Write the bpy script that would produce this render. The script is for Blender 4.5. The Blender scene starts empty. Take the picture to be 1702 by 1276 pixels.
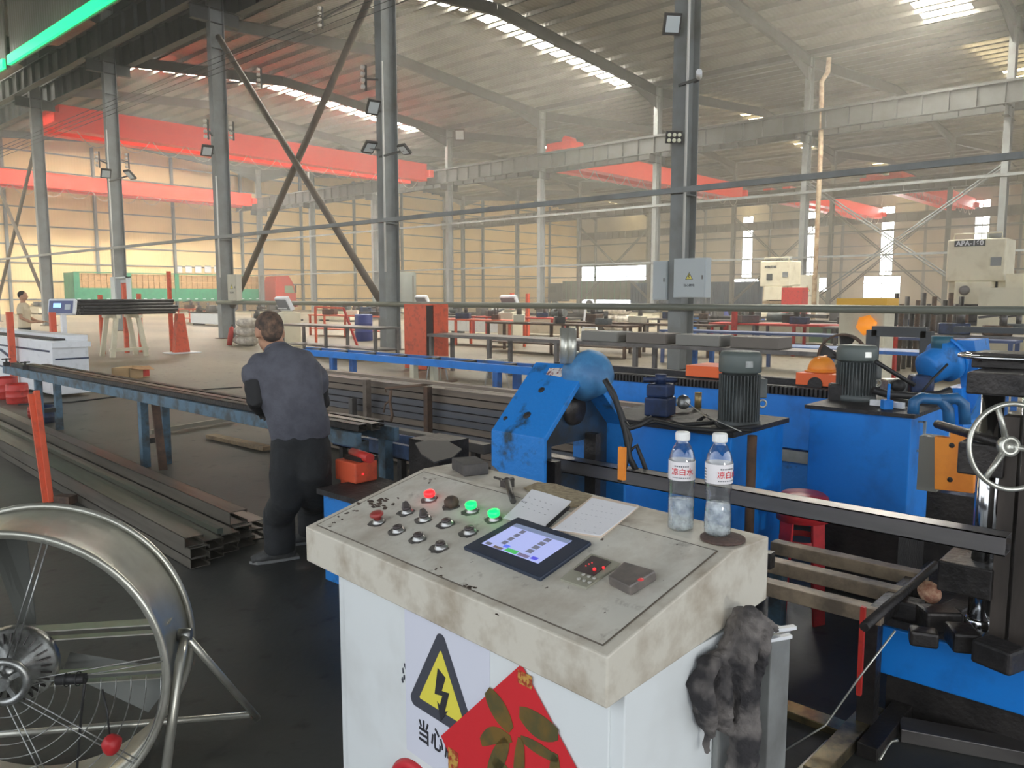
import bpy, bmesh, math, random
from mathutils import Vector, Matrix, Euler
random.seed(7)
scene = bpy.context.scene
COL = scene.collection

# ------------------------------------------------------------------ camera, sky, light, exposure
EYE = 1.6
PITCH = math.radians(6.33)
YAW = math.radians(42.4)          # heading measured from the X axis (X = across the bays, Y = along the column rows)
FPX, CX, CY = 1316.0, 851.0, 638.0
cam_data = bpy.data.cameras.new('camera')
cam_data.sensor_width = 36.0
cam_data.lens = 36.0 * FPX / 1702.0
cam_data.clip_start = 0.05
cam_data.clip_end = 900
cam = bpy.data.objects.new('camera', cam_data)
COL.objects.link(cam)
cam.location = (0, 0, EYE)
cam.rotation_euler = (math.pi / 2 - PITCH, 0, YAW - math.pi / 2)
scene.camera = cam

scene.view_settings.view_transform = 'Standard'
scene.view_settings.look = 'None'
scene.view_settings.gamma = 1.0
scene.view_settings.use_curve_mapping = False
scene.view_settings.exposure = 0.56

world = bpy.data.worlds.new('hazy_sky')
scene.world = world
world.use_nodes = True
bgn = world.node_tree.nodes['Background']
bgn.inputs[0].default_value = (0.90, 0.95, 1.0, 1)
bgn.inputs[1].default_value = 1.6
# hazy sky: much brighter low towards the sun side beyond the far gate
wt_ = world.node_tree
tcw = wt_.nodes.new('ShaderNodeTexCoord'); dt = wt_.nodes.new('ShaderNodeVectorMath'); dt.operation = 'DOT_PRODUCT'
sd_ = Vector((0.82, 0.57, 0.05)).normalized(); dt.inputs[1].default_value = sd_
wt_.links.new(tcw.outputs['Generated'], dt.inputs[0])
mw = wt_.nodes.new('ShaderNodeMapRange'); mw.inputs['From Min'].default_value = .90; mw.inputs['From Max'].default_value = 1.0
mw.inputs['To Min'].default_value = 1.6; mw.inputs['To Max'].default_value = 45.0
wt_.links.new(dt.outputs['Value'], mw.inputs['Value']); wt_.links.new(mw.outputs['Result'], bgn.inputs[1])

# weak low sun, added to lighten the crane faces and back wall
sun = bpy.data.lights.new('fill_sun', 'SUN')
sun.energy = 0.6
sun.angle = math.radians(8)
sun.color = (1.0, 0.97, 0.92)
so = bpy.data.objects.new('fill_sun', sun)
COL.objects.link(so)
so.rotation_euler = Vector((0.30, 0.90, -0.012)).to_track_quat('-Z', 'Y').to_euler()

# ------------------------------------------------------------------ measuring helpers (pixel of the photograph -> point of the hall)
_fw = Vector((math.cos(YAW), math.sin(YAW), 0))
_rt = Vector((math.sin(YAW), -math.cos(YAW), 0))
_fd = _fw * math.cos(PITCH) - Vector((0, 0, math.sin(PITCH)))
_up = _fw * math.sin(PITCH) + Vector((0, 0, math.cos(PITCH)))
_C = Vector((0, 0, EYE))
def P(u, v, x=None, y=None, z=None, d=None):
    r = _fd + _rt * ((u - CX) / FPX) - _up * ((v - CY) / FPX)
    if x is not None: t = x / r.x
    elif y is not None: t = y / r.y
    elif z is not None: t = (z - EYE) / r.z
    else: t = d
    return _C + r * t
def plane_hit(u, v, o, n):
    r = _fd + _rt * ((u - CX) / FPX) - _up * ((v - CY) / FPX)
    return _C + r * ((o - _C).dot(n) / r.dot(n))

# ------------------------------------------------------------------ materials
def lin(c):
    return tuple(((x / 255.0) / 12.92 if x / 255.0 <= 0.04045 else ((x / 255.0 + 0.055) / 1.055) ** 2.4) for x in c)
MATS = {}
def mat(name, c, rough=0.6, metal=0.0, c2=None, scale=6.0, lo=0.4, hi=0.65, detail=5.0, bump=0.0, bscale=40.0,
        spec=None, emit=None, trans=0.0, ior=1.45, coat=0.0, stretch=None, coord='Object'):
    if name in MATS: return MATS[name]
    m = bpy.data.materials.new(name)
    m.use_nodes = True
    nt = m.node_tree
    b = nt.nodes['Principled BSDF']
    col = (*lin(c), 1)
    b.inputs['Base Color'].default_value = col
    b.inputs['Roughness'].default_value = rough
    b.inputs['Metallic'].default_value = metal
    if spec is not None: b.inputs['Specular IOR Level'].default_value = spec
    if trans: b.inputs['Transmission Weight'].default_value = trans; b.inputs['IOR'].default_value = ior
    if coat: b.inputs['Coat Weight'].default_value = coat
    if emit:
        b.inputs['Emission Color'].default_value = (*lin(emit[0]), 1)
        b.inputs['Emission Strength'].default_value = emit[1]
    if c2 is not None or bump:
        tc = nt.nodes.new('ShaderNodeTexCoord')
        src = tc.outputs[coord]
        if stretch:
            mp = nt.nodes.new('ShaderNodeMapping'); mp.inputs['Scale'].default_value = stretch
            nt.links.new(src, mp.inputs['Vector']); src = mp.outputs['Vector']
    if c2 is not None:
        n = nt.nodes.new('ShaderNodeTexNoise')
        n.inputs['Scale'].default_value = scale; n.inputs['Detail'].default_value = detail; n.inputs['Roughness'].default_value = 0.62
        nt.links.new(src, n.inputs['Vector'])
        mr = nt.nodes.new('ShaderNodeMapRange')
        mr.inputs['From Min'].default_value = lo; mr.inputs['From Max'].default_value = hi
        nt.links.new(n.outputs['Fac'], mr.inputs['Value'])
        mx = nt.nodes.new('ShaderNodeMix'); mx.data_type = 'RGBA'
        mx.inputs[6].default_value = col; mx.inputs[7].default_value = (*lin(c2), 1)
        nt.links.new(mr.outputs['Result'], mx.inputs[0])
        nt.links.new(mx.outputs[2], b.inputs['Base Color'])
    if bump:
        n2 = nt.nodes.new('ShaderNodeTexNoise')
        n2.inputs['Scale'].default_value = bscale; n2.inputs['Detail'].default_value = 4
        nt.links.new(src, n2.inputs['Vector'])
        bp = nt.nodes.new('ShaderNodeBump'); bp.inputs['Strength'].default_value = bump; bp.inputs['Distance'].default_value = 0.02
        nt.links.new(n2.outputs['Fac'], bp.inputs['Height'])
        nt.links.new(bp.outputs['Normal'], b.inputs['Normal'])
    MATS[name] = m
    return m

def node_mat(name):
    m = bpy.data.materials.new(name); m.use_nodes = True
    MATS[name] = m
    return m, m.node_tree, m.node_tree.nodes['Principled BSDF']

# floor: concrete, oil-dark near the machines, paler further off where sky glare is painted in
def floor_material():
    m, nt, b = node_mat('concrete_floor')
    tc = nt.nodes.new('ShaderNodeTexCoord')
    def noise(scale, detail, stretch=None):
        n = nt.nodes.new('ShaderNodeTexNoise'); n.inputs['Scale'].default_value = scale; n.inputs['Detail'].default_value = detail
        if stretch:
            mp = nt.nodes.new('ShaderNodeMapping'); mp.inputs['Scale'].default_value = stretch
            nt.links.new(tc.outputs['Object'], mp.inputs['Vector']); nt.links.new(mp.outputs['Vector'], n.inputs['Vector'])
        else: nt.links.new(tc.outputs['Object'], n.inputs['Vector'])
        return n
    def mix(f, a, bb):
        x = nt.nodes.new('ShaderNodeMix'); x.data_type = 'RGBA'
        nt.links.new(f, x.inputs[0])
        for i, v in ((6, a), (7, bb)):
            if isinstance(v, tuple): x.inputs[i].default_value = (*lin(v), 1)
            else: nt.links.new(v, x.inputs[i])
        return x.outputs[2]
    def rng(s, lo, hi):
        r = nt.nodes.new('ShaderNodeMapRange'); r.inputs['From Min'].default_value = lo; r.inputs['From Max'].default_value = hi
        nt.links.new(s, r.inputs['Value']); return r.outputs['Result']
    sep = nt.nodes.new('ShaderNodeSeparateXYZ'); nt.links.new(tc.outputs['Object'], sep.inputs['Vector'])
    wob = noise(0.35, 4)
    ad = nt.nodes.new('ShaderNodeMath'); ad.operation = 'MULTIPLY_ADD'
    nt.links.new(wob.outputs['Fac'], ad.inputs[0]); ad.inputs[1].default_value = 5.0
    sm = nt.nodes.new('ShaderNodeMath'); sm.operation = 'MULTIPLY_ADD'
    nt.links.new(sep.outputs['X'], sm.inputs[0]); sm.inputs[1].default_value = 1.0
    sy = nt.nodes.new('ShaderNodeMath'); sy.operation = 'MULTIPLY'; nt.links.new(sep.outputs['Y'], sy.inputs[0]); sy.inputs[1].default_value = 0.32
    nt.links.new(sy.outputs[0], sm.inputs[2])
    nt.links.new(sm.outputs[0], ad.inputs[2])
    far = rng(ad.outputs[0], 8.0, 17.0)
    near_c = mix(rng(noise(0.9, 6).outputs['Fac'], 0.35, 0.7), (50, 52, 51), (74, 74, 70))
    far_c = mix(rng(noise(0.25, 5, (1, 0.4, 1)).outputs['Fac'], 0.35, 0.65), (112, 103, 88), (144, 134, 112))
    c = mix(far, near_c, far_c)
    spots = rng(noise(7, 8).outputs['Fac'], 0.60, 0.72)
    c = mix(spots, c, (40, 38, 36))
    nt.links.new(c, b.inputs['Base Color'])
    nt.links.new(nt.nodes.new('ShaderNodeMath').outputs[0], b.inputs['Roughness']) if False else None
    b.inputs['Roughness'].default_value = 0.5
    b.inputs['Specular IOR Level'].default_value = 0.35
    bp = nt.nodes.new('ShaderNodeBump'); bp.inputs['Strength'].default_value = 0.15; bp.inputs['Distance'].default_value = 0.01
    nt.links.new(noise(25, 6).outputs['Fac'], bp.inputs['Height']); nt.links.new(bp.outputs['Normal'], b.inputs['Normal'])
    return m
def ribbed(name, c, rough, axis, period, depth, c2=None, metal=0.0):
    """profiled sheet: ribs every <period> metres along one axis"""
    m, nt, b = node_mat(name)
    tc = nt.nodes.new('ShaderNodeTexCoord')
    w = nt.nodes.new('ShaderNodeTexWave'); w.wave_type = 'BANDS'; w.bands_direction = axis
    w.inputs['Scale'].default_value = 0.314 / period
    nt.links.new(tc.outputs['Object'], w.inputs['Vector'])
    bp = nt.nodes.new('ShaderNodeBump'); bp.inputs['Strength'].default_value = depth; bp.inputs['Distance'].default_value = 0.03
    nt.links.new(w.outputs['Fac'], bp.inputs['Height']); nt.links.new(bp.outputs['Normal'], b.inputs['Normal'])
    b.inputs['Base Color'].default_value = (*lin(c), 1); b.inputs['Roughness'].default_value = rough; b.inputs['Metallic'].default_value = metal
    if c2:
        n = nt.nodes.new('ShaderNodeTexNoise'); n.inputs['Scale'].default_value = 0.5; n.inputs['Detail'].default_value = 6
        nt.links.new(tc.outputs['Object'], n.inputs['Vector'])
        mr = nt.nodes.new('ShaderNodeMapRange'); mr.inputs['From Min'].default_value = .4; mr.inputs['From Max'].default_value = .65
        nt.links.new(n.outputs['Fac'], mr.inputs['Value'])
        x = nt.nodes.new('ShaderNodeMix'); x.data_type = 'RGBA'; x.inputs[6].default_value = (*lin(c), 1); x.inputs[7].default_value = (*lin(c2), 1)
        nt.links.new(mr.outputs['Result'], x.inputs[0]); nt.links.new(x.outputs[2], b.inputs['Base Color'])
    return m

M_floor = floor_material()
M_roof = ribbed('roof_sheet', (112, 108, 98), 0.55, 'Y', 0.25, 0.5, (98, 95, 87))
M_wallA = ribbed('cream_wall_sheet', (240, 208, 152), 0.6, 'X', 0.25, 0.25, (228, 196, 142))
M_wallB = ribbed('grey_wall_sheet', (180, 170, 154), 0.6, 'Y', 0.25, 0.25, (168, 158, 142))  # greyer than the cream wall to stand in for its weaker light
M_steel = mat('painted_steel_grey', (126, 130, 130), 0.55, 0.0, c2=(102, 102, 98), scale=1.2, lo=.4, hi=.7)
M_steel_d = mat('dark_structural_steel', (66, 68, 68), 0.6, 0.0, c2=(54, 53, 51), scale=1.5)
M_rust = mat('rusty_steel', (96, 72, 56), 0.75, 0.1, c2=(60, 48, 42), scale=9)
M_brace = mat('brown_pipe_brace', (104, 92, 78), 0.6, 0.1, c2=(84, 74, 64), scale=2)
M_blue = mat('machine_blue', (8, 126, 218), 0.42, 0.0, c2=(10, 98, 176), scale=5, lo=.5, hi=.8, bump=.05)
M_bluew = mat('worn_machine_blue', (24, 120, 200), 0.5, 0.0, c2=(34, 58, 74), scale=9, lo=.56, hi=.72, bump=.15)
M_blued = mat('dark_navy_paint', (30, 52, 92), 0.45, 0.1, c2=(22, 30, 46), scale=8)
M_bluel = mat('conveyor_blue', (44, 104, 176), 0.5, 0.0, c2=(56, 76, 100), scale=6, lo=.5, hi=.7)
M_bluegrey = mat('faded_bench_blue', (84, 112, 130), 0.55, 0.1, c2=(66, 72, 74), scale=7, lo=.45, hi=.62)
M_red = mat('crane_red', (238, 44, 22), 0.45)
M_redp = mat('red_paint', (190, 48, 40), 0.5, c2=(120, 40, 34), scale=10, lo=.55, hi=.7)
M_orange = mat('orange_red_paint', (214, 88, 54), 0.5, c2=(150, 66, 46), scale=8, lo=.5, hi=.75)
M_orange2 = mat('bright_orange_paint', (246, 150, 46), 0.5, c2=(226, 130, 40), scale=6)
M_orange3 = mat('vermilion_paint', (240, 104, 44), 0.5)
M_cream = mat('cream_machine_paint', (216, 208, 182), 0.5, c2=(200, 190, 162), scale=2.5, lo=.5, hi=.7)
M_white = mat('white_enamel', (226, 228, 230), 0.45, c2=(196, 198, 198), scale=6, lo=.55, hi=.75)
M_black = mat('black_grime', (30, 29, 30), 0.6, 0.1, c2=(46, 42, 42), scale=12, bump=.3)
M_rubber = mat('black_rubber', (26, 26, 27), 0.55)
M_steelbar = mat('mill_steel', (112, 108, 104), 0.42, 0.55, c2=(84, 80, 78), scale=3, stretch=(1, .1, 1))
M_galv = mat('galvanised_sheet', (196, 196, 186), 0.3, 0.65, c2=(156, 154, 142), scale=5, lo=.35, hi=.7)
M_chrome = mat('chrome', (214, 216, 218), 0.12, 1.0)
M_alu = mat('cast_aluminium', (168, 170, 168), 0.35, 0.9, c2=(120, 120, 116), scale=20)
M_motor = mat('motor_grey_paint', (84, 90, 90), 0.5, c2=(66, 68, 66), scale=6)
M_darkmetal = mat('oily_dark_steel', (58, 54, 52), 0.42, 0.4, c2=(36, 34, 34), scale=7, bump=.2)
M_teal = mat('green_trailer_paint', (34, 138, 96), 0.6, c2=(28, 112, 84), scale=3)
M_ply = mat('cardboard_load', (190, 146, 96), 0.8, c2=(164, 122, 78), scale=4)
M_glassd = mat('dark_glass', (40, 52, 50), 0.15)
M_wood = mat('worn_wood', (150, 128, 98), 0.7, c2=(110, 92, 72), scale=8)
M_sack = mat('white_woven_sack', (214, 206, 192), 0.8, c2=(170, 160, 146), scale=9, bump=.3)
M_paper = mat('paper_white', (228, 228, 232), 0.7)
M_skylight = mat('skylight_sheet', (250, 248, 235), 0.5, emit=((255, 250, 236), 46.0))
M_skylight2 = mat('dimmed_skylight_sheet', (250, 236, 190), 0.5, emit=((255, 232, 176), 9.0))  # dim yellow glow stands in for panes mostly hidden by lit purlins
M_window = mat('daylit_window', (255, 255, 250), 0.3, emit=((255, 252, 246), 16.0))
M_green = mat('green_film_skylight', (30, 200, 120), 0.5, emit=((10, 220, 116), 2.0))

# ------------------------------------------------------------------ mesh builder
class MB:
    def __init__(s):
        s.v = []; s.f = []; s.smooth = []
    def add(s, vs, fs, sm=False):
        o = len(s.v); s.v += [Vector(v) for v in vs]; s.f += [[i + o for i in f] for f in fs]; s.smooth += [sm] * len(fs)
        return s
    def box(s, c, d, R=None, bev=0.0):
        c = Vector(c); hx, hy, hz = d[0] / 2, d[1] / 2, d[2] / 2
        R = R.to_3x3() if R is not None else Matrix.Identity(3)
        if bev > 0:
            b = min(bev, hx * .9, hy * .9, hz * .9)
            bm = bmesh.new(); bmesh.ops.create_cube(bm, size=1, matrix=Matrix.Diagonal((d[0], d[1], d[2], 1)))
            bmesh.ops.bevel(bm, geom=bm.edges[:], offset=b, segments=2, affect='EDGES', profile=.5)
            bm.verts.index_update()
            s.add([c + R @ v.co for v in bm.verts], [[v.index for v in f.verts] for f in bm.faces]); bm.free()
            return s
        vs = [c + R @ Vector((x * hx, y * hy, z * hz)) for x in (-1, 1) for y in (-1, 1) for z in (-1, 1)]
        return s.add(vs, [[0, 1, 3, 2], [4, 6, 7, 5], [0, 4, 5, 1], [2, 3, 7, 6], [0, 2, 6, 4], [1, 5, 7, 3]])
    def b2(s, a, b):
        a = Vector(a); b = Vector(b)
        return s.box((a + b) / 2, [abs(b[i] - a[i]) for i in range(3)])
    def tube(s, pts, r, n=10, cap=True, flat=None):
        pts = [Vector(p) for p in pts]; rs = r if isinstance(r, (list, tuple)) else [r] * len(pts)
        N = len(pts); vs = []; fs = []
        up = None
        for i, p in enumerate(pts):
            t = (pts[min(i + 1, N - 1)] - pts[max(i - 1, 0)])
            if t.length < 1e-9: t = Vector((0, 0, 1))
            t.normalize()
            if up is None:
                up = Vector((0, 0, 1)) if abs(t.z) < .9 else Vector((1, 0, 0))
            a = t.cross(up)
            if a.length < 1e-6: a = t.orthogonal()
            a.normalize(); bb = a.cross(t).normalized(); up = bb
            for k in range(n):
                th = 2 * math.pi * k / n
                vs.append(p + (a * math.cos(th) + bb * math.sin(th) * (flat or 1)) * rs[i])
        for i in range(N - 1):
            for k in range(n):
                fs.append([i * n + k, i * n + (k + 1) % n, (i + 1) * n + (k + 1) % n, (i + 1) * n + k])
        s.add(vs, fs, True)
        if cap:
            o = len(s.v)
            s.add([], []); base = o - len(vs)
            s.f.append([base + k for k in range(n)][::-1]); s.smooth.append(False)
            s.f.append([base + (N - 1) * n + k for k in range(n)]); s.smooth.append(False)
        return s
    def bar(s, a, b, w, h=None, up=(0, 0, 1)):
        a = Vector(a); b = Vector(b); h = w if h is None else h
        t = (b - a); L = t.length; t.normalize(); u = Vector(up)
        x = t.cross(u)
        if x.length < 1e-6: x = t.cross(Vector((1, 0, 0)))
        x.normalize(); z = x.cross(t).normalized()
        R = Matrix((x, t, z)).transposed()
        return s.box((a + b) / 2, (w, L, h), R)
    def lathe(s, prof, o=(0, 0, 0), ax=(0, 0, 1), n=24, cap=True):
        o = Vector(o); ax = Vector(ax).normalized(); a = ax.orthogonal().normalized(); b = ax.cross(a)
        vs = []; fs = []
        for r, h in prof:
            for k in range(n):
                th = 2 * math.pi * k / n
                vs.append(o + ax * h + (a * math.cos(th) + b * math.sin(th)) * r)
        for i in range(len(prof) - 1):
            for k in range(n):
                fs.append([i * n + k, i * n + (k + 1) % n, (i + 1) * n + (k + 1) % n, (i + 1) * n + k])
        s.add(vs, fs, True)
        base = len(s.v) - len(vs)
        if cap:
            if prof[0][0] > 1e-4: s.f.append([base + k for k in range(n)][::-1]); s.smooth.append(False)
            if prof[-1][0] > 1e-4: s.f.append([base + (len(prof) - 1) * n + k for k in range(n)]); s.smooth.append(False)
        return s
    def cyl(s, a, b, r, n=20):
        a = Vector(a); b = Vector(b)
        return s.lathe([(r, 0), (r, (b - a).length)], a, b - a, n)
    def prism(s, poly, ext):
        ext = Vector(ext); poly = [Vector(p) for p in poly]; n = len(poly)
        vs = poly + [p + ext for p in poly]
        fs = [list(range(n))[::-1], [n + i for i in range(n)]] + [[i, (i + 1) % n, n + (i + 1) % n, n + i] for i in range(n)]
        return s.add(vs, fs)
    def ring(s, c, ax, R, r, n=48, m=8, a0=0, a1=2 * math.pi):
        c = Vector(c); ax = Vector(ax).normalized(); a = ax.orthogonal().normalized(); b = ax.cross(a)
        full = abs(a1 - a0 - 2 * math.pi) < 1e-4
        vs = []; fs = []
        cnt = n if full else n + 1
        for i in range(cnt):
            th = a0 + (a1 - a0) * i / n
            d = a * math.cos(th) + b * math.sin(th)
            for k in range(m):
                ph = 2 * math.pi * k / m
                vs.append(c + d * (R + r * math.cos(ph)) + ax * (r * math.sin(ph)))
        for i in range(n):
            j = (i + 1) % cnt
            for k in range(m):
                fs.append([i * m + k, j * m + k, j * m + (k + 1) % m, i * m + (k + 1) % m])
        return s.add(vs, fs, True)
    def ball(s, c, r, n=14, m=9, R=None):
        c = Vector(c); r = r if isinstance(r, (tuple, list)) else (r, r, r)
        R = R.to_3x3() if R is not None else Matrix.Identity(3)
        vs = [c + R @ Vector((0, 0, -r[2]))]; fs = []
        for j in range(1, m):
            ph = -math.pi / 2 + math.pi * j / m
            for k in range(n):
                th = 2 * math.pi * k / n
                vs.append(c + R @ Vector((r[0] * math.cos(ph) * math.cos(th), r[1] * math.cos(ph) * math.sin(th), r[2] * math.sin(ph))))
        vs.append(c + R @ Vector((0, 0, r[2])))
        for k in range(n): fs.append([0, 1 + (k + 1) % n, 1 + k])
        for j in range(m - 2):
            for k in range(n):
                fs.append([1 + j * n + k, 1 + j * n + (k + 1) % n, 1 + (j + 1) * n + (k + 1) % n, 1 + (j + 1) * n + k])
        e = len(vs) - 1
        for k in range(n): fs.append([e, 1 + (m - 2) * n + k, 1 + (m - 2) * n + (k + 1) % n])
        return s.add(vs, fs, True)
    def ibeam(s, a, b, w, h, t=0.02, up=(0, 0, 1)):
        a = Vector(a); b = Vector(b); d = (b - a).normalized(); u = Vector(up)
        u = (u - d * u.dot(d)).normalized()
        s.bar(a + u * (h / 2 - t / 2), b + u * (h / 2 - t / 2), w, t, u)
        s.bar(a - u * (h / 2 - t / 2), b - u * (h / 2 - t / 2), w, t, u)
        s.bar(a, b, t, h - 2 * t, u)
        return s
    def build(s, name, m, parent=None, world=False, bevel=0, fixn=True):
        me = bpy.data.meshes.new(name)
        off = Vector((0, 0, 0))
        if world and parent is not None:
            p = parent
            while p is not None: off += p.location; p = p.parent
        me.from_pydata([tuple(v - off) for v in s.v], [], s.f)
        me.polygons.foreach_set('use_smooth', s.smooth)
        if fixn:
            bm = bmesh.new(); bm.from_mesh(me); bmesh.ops.recalc_face_normals(bm, faces=bm.faces[:]); bm.to_mesh(me); bm.free()
        me.update()
        if isinstance(m, (list, tuple)):
            for x in m: me.materials.append(x)
        else: me.materials.append(m)
        o = bpy.data.objects.new(name, me)
        COL.objects.link(o)
        if parent is not None: o.parent = parent
        if bevel:
            md = o.modifiers.new('edge', 'BEVEL'); md.width = bevel; md.segments = 2; md.limit_method = 'ANGLE'
        return o
def tag(o, label, cat=None, group=None, kind=None):
    o['label'] = label
    if cat: o['category'] = cat
    if group: o['group'] = group
    if kind: o['kind'] = kind
    return o
def thing(name, label, cat, loc=(0, 0, 0), rz=0.0, group=None):
    o = bpy.data.objects.new(name, None); COL.objects.link(o)
    o.empty_display_size = .1
    o.location = loc; o.rotation_euler = (0, 0, rz)
    return tag(o, label, cat, group)
def struct(name, mb, m, label=None):
    o = mb.build(name, m); o['kind'] = 'structure'
    if label: o['label'] = label
    return o
def sroot(name, loc=(0, 0, 0), label=None):
    o = bpy.data.objects.new(name, None); COL.objects.link(o); o.location = loc; o['kind'] = 'structure'
    if label: o['label'] = label
    return o
def dup(o, loc=None, rz=None, label=None, group=None, parent=None):
    c = o.copy(); COL.objects.link(c)
    if parent is not None: c.parent = parent
    for ch in [x for x in bpy.data.objects if x.parent == o]: dup(ch, parent=c)
    if loc is not None: c.location = loc
    if rz is not None: c.rotation_euler = (0, 0, rz)
    if label: c['label'] = label
    if group: c['group'] = group
    return c
def text(body, size, m, parent, loc, rot, name='lettering', align='CENTER', ext=0.0008, bold=0.0, sx=1.0):
    cu = bpy.data.curves.new(name, 'FONT'); cu.body = body; cu.size = size; cu.extrude = ext; cu.offset = bold
    cu.align_x = align; cu.align_y = 'CENTER'
    cu.materials.append(m)
    tmp = bpy.data.objects.new('tmp_text', cu); COL.objects.link(tmp)
    dg = bpy.context.evaluated_depsgraph_get()
    me = bpy.data.meshes.new_from_object(tmp.evaluated_get(dg)); me.name = name
    bpy.data.objects.remove(tmp)
    o = bpy.data.objects.new(name, me); COL.objects.link(o); o.parent = parent
    o.location = loc; o.rotation_euler = rot; o.scale = (sx, 1, 1)
    return o
def RZ(a): return Matrix.Rotation(a, 3, 'Z')
def RX(a): return Matrix.Rotation(a, 3, 'X')
def RY(a): return Matrix.Rotation(a, 3, 'Y')

# ------------------------------------------------------------------ the hall
ROWX = [-15.0, 15.0, 45.0, 75.0]
COLY = [8.8 + 9.8 * k for k in range(-3, 8)]     # -20.6 ... 77.4
XW, YW = 105.0, 81.0
struct('floor', MB().b2((-30, -40, -0.2), (XW + 60, YW + 30, 0)), M_floor, 'dark oil-stained concrete floor of the hall')
# outside ground beyond the building
g = MB().b2((-400, -400, -0.6), (500, 500, -0.25))
struct('ground', g, mat('yard_ground', (150, 146, 136), .8))

VAL, RDG = 15.2, 16.4
strips = [(11.5, 1.1), (30.0, 1.1), (51.0, 1.1), (70.0, 1.1)]
def roof_bay(x0, x1, first):
    """two slopes; each slope is split by the skylight strips"""
    xm = (x0 + x1) / 2
    mb = MB()
    ys = [-25.0]
    for y, w in strips:
        if x0 < 0 and y < 40: continue
        ys += [y - w, y + w]
    ys.append(YW)
    for (xa, za, xb, zb) in ((x0, VAL, xm, RDG), (xm, RDG, x1, VAL)):
        for k in range(0, len(ys), 2):
            a, b = ys[k], ys[k + 1]
            mb.prism([(xa, a, za), (xb, a, zb), (xb, a, zb + .06), (xa, a, za + .06)], (0, b - a, 0))
        n = 10
        for i in range(n):           # purlins (Z sections) run the length of the hall below the sheet
            t = (i + .5) / n
            x = xa + (xb - xa) * t; z = za + (zb - za) * t
            mb.b2((x - .04, -25, z - .24), (x + .04, YW, z - .004))
            mb.b2((x - .04, -25, z - .24), (x + .1, YW, z - .21))
    return mb
for i, (x0, x1) in enumerate(((-15, 15), (15, 45), (45, 75), (75, 105))):
    struct('ceiling' if i == 0 else 'ceiling_bay', roof_bay(x0, x1, i), M_roof, 'grey profiled roof sheets on purlins')
# rooflight strips of translucent sheet
wi = 1
for (x0, x1) in ((-15, 15), (15, 45), (45, 75), (75, 105)):
    for (y, w) in strips:
        if x0 < 0 and y < 40: continue  # first bay's strips are unseen, added for their light
        mb = MB()
        xm = (x0 + x1) / 2
        for (xa, za, xb, zb) in ((x0, VAL, xm, RDG), (xm, RDG, x1, VAL)):
            f0, f1 = (0.30, 1.0) if xa < xm and x0 > 0 else (0.0, .92)
            a = Vector((xa, y - w, za)).lerp(Vector((xb, y - w, zb)), f0); b = Vector((xa, y - w, za)).lerp(Vector((xb, y - w, zb)), f1)
            n_ = 10
            A_ = Vector((xa, y - w, za)); B_ = Vector((xb, y - w, zb))
            for i_ in range(n_):                  # one pane between each pair of purlins
                t0, t1 = (i_ + .62) / n_, (i_ + 1.38) / n_
                if t0 < f0 or t1 > f1 + .04: continue
                a = A_.lerp(B_, t0); b = A_.lerp(B_, t1)
                mb.prism([a, b, b + Vector((0, 0, .03)), a + Vector((0, 0, .03))], (0, 2 * w, 0))
                if i_ == 0 or True: pass
            # the closed remainder of the strip is ordinary sheet
        o = mb.build('window_%d' % wi, M_skylight if x0 < 40 else M_skylight2); o['kind'] = 'structure'; o['label'] = 'bright translucent rooflight strip'
        cm = MB()
        for (xa, za, xb, zb) in ((x0, VAL, xm, RDG), (xm, RDG, x1, VAL)):
            A_ = Vector((xa, y - w, za)); B_ = Vector((xb, y - w, zb))
            for i_ in range(10):
                a = A_.lerp(B_, (i_ + .38) / 10); b = A_.lerp(B_, (i_ + .62) / 10)
                cm.prism([a, b, b + Vector((0, 0, .03)), a + Vector((0, 0, .03))], (0, 2 * w, 0))
            cm.prism([(xa, y - w, za + .05), (xb, y - w, zb + .05), (xb, y - w, zb + .08), (xa, y - w, za + .08)], (0, 2 * w, 0))
        cm.build('outer_cover', M_roof, o)
        wi += 1
# gutters in the valleys
for i, x in enumerate(ROWX[1:]):
    struct('trim_%d' % (i + 1), MB().b2((x - .3, -25, VAL - .35), (x + .3, YW, VAL - .02)), M_steel_d, 'valley gutter')
# green film glowing above the first column row
gm = MB()
for y0, y1 in ((26.5, 37.9), (38.5, 56.0), (56.6, 66.0)):
    gm.b2((10.9, y0, 11.0), (11.02, y1, 11.36))
struct('window_%d' % wi, gm, M_green, 'glowing green translucent strip below the roof edge'); wi += 1
gp = MB()
for y0, y1 in ((26.5, 37.9), (38.5, 56.0), (56.6, 66.0)): gp.b2((11.04, y0, 10.95), (11.1, y1, 15.3))
struct('trim_8', gp, M_roof, 'sheet upstand behind the green strip')

# walls
struct('wall_back', MB().b2((-30, YW, 0), (XW + .2, YW + .2, 17)), M_wallA, 'cream profiled steel wall')
# side wall X = XW with its gate and windows: solid pieces around the openings
holes = [(67.2, 80.4, 0.0, 6.3)] + [(y - .75, y + .75, 4.2, 12.6) for y in (22.5, 32.8, 42.2, 51.3)] \
        + [(49.5, 53.5, 2.6, 4.0), (57.5, 61.5, 2.6, 4.0), (39.5, 43.0, 2.2, 4.0), (31.0, 35.4, 1.4, 4.1)]
wb = MB()
ycuts = sorted({-25.0, YW} | {h[0] for h in holes} | {h[1] for h in holes})
for a, b in zip(ycuts[:-1], ycuts[1:]):
    m_ = (a + b) / 2
    segs = sorted([(h[2], h[3]) for h in holes if h[0] < m_ < h[1]])
    z = 0.0
    for (p, q) in segs:
        if p > z: wb.b2((XW, a, z), (XW + .2, b, p))
        z = max(z, q)
    wb.b2((XW, a, z), (XW + .2, b, 17))
struct('wall_right', wb, M_wallB, 'grey beige profiled steel wall with tall windows')
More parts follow.
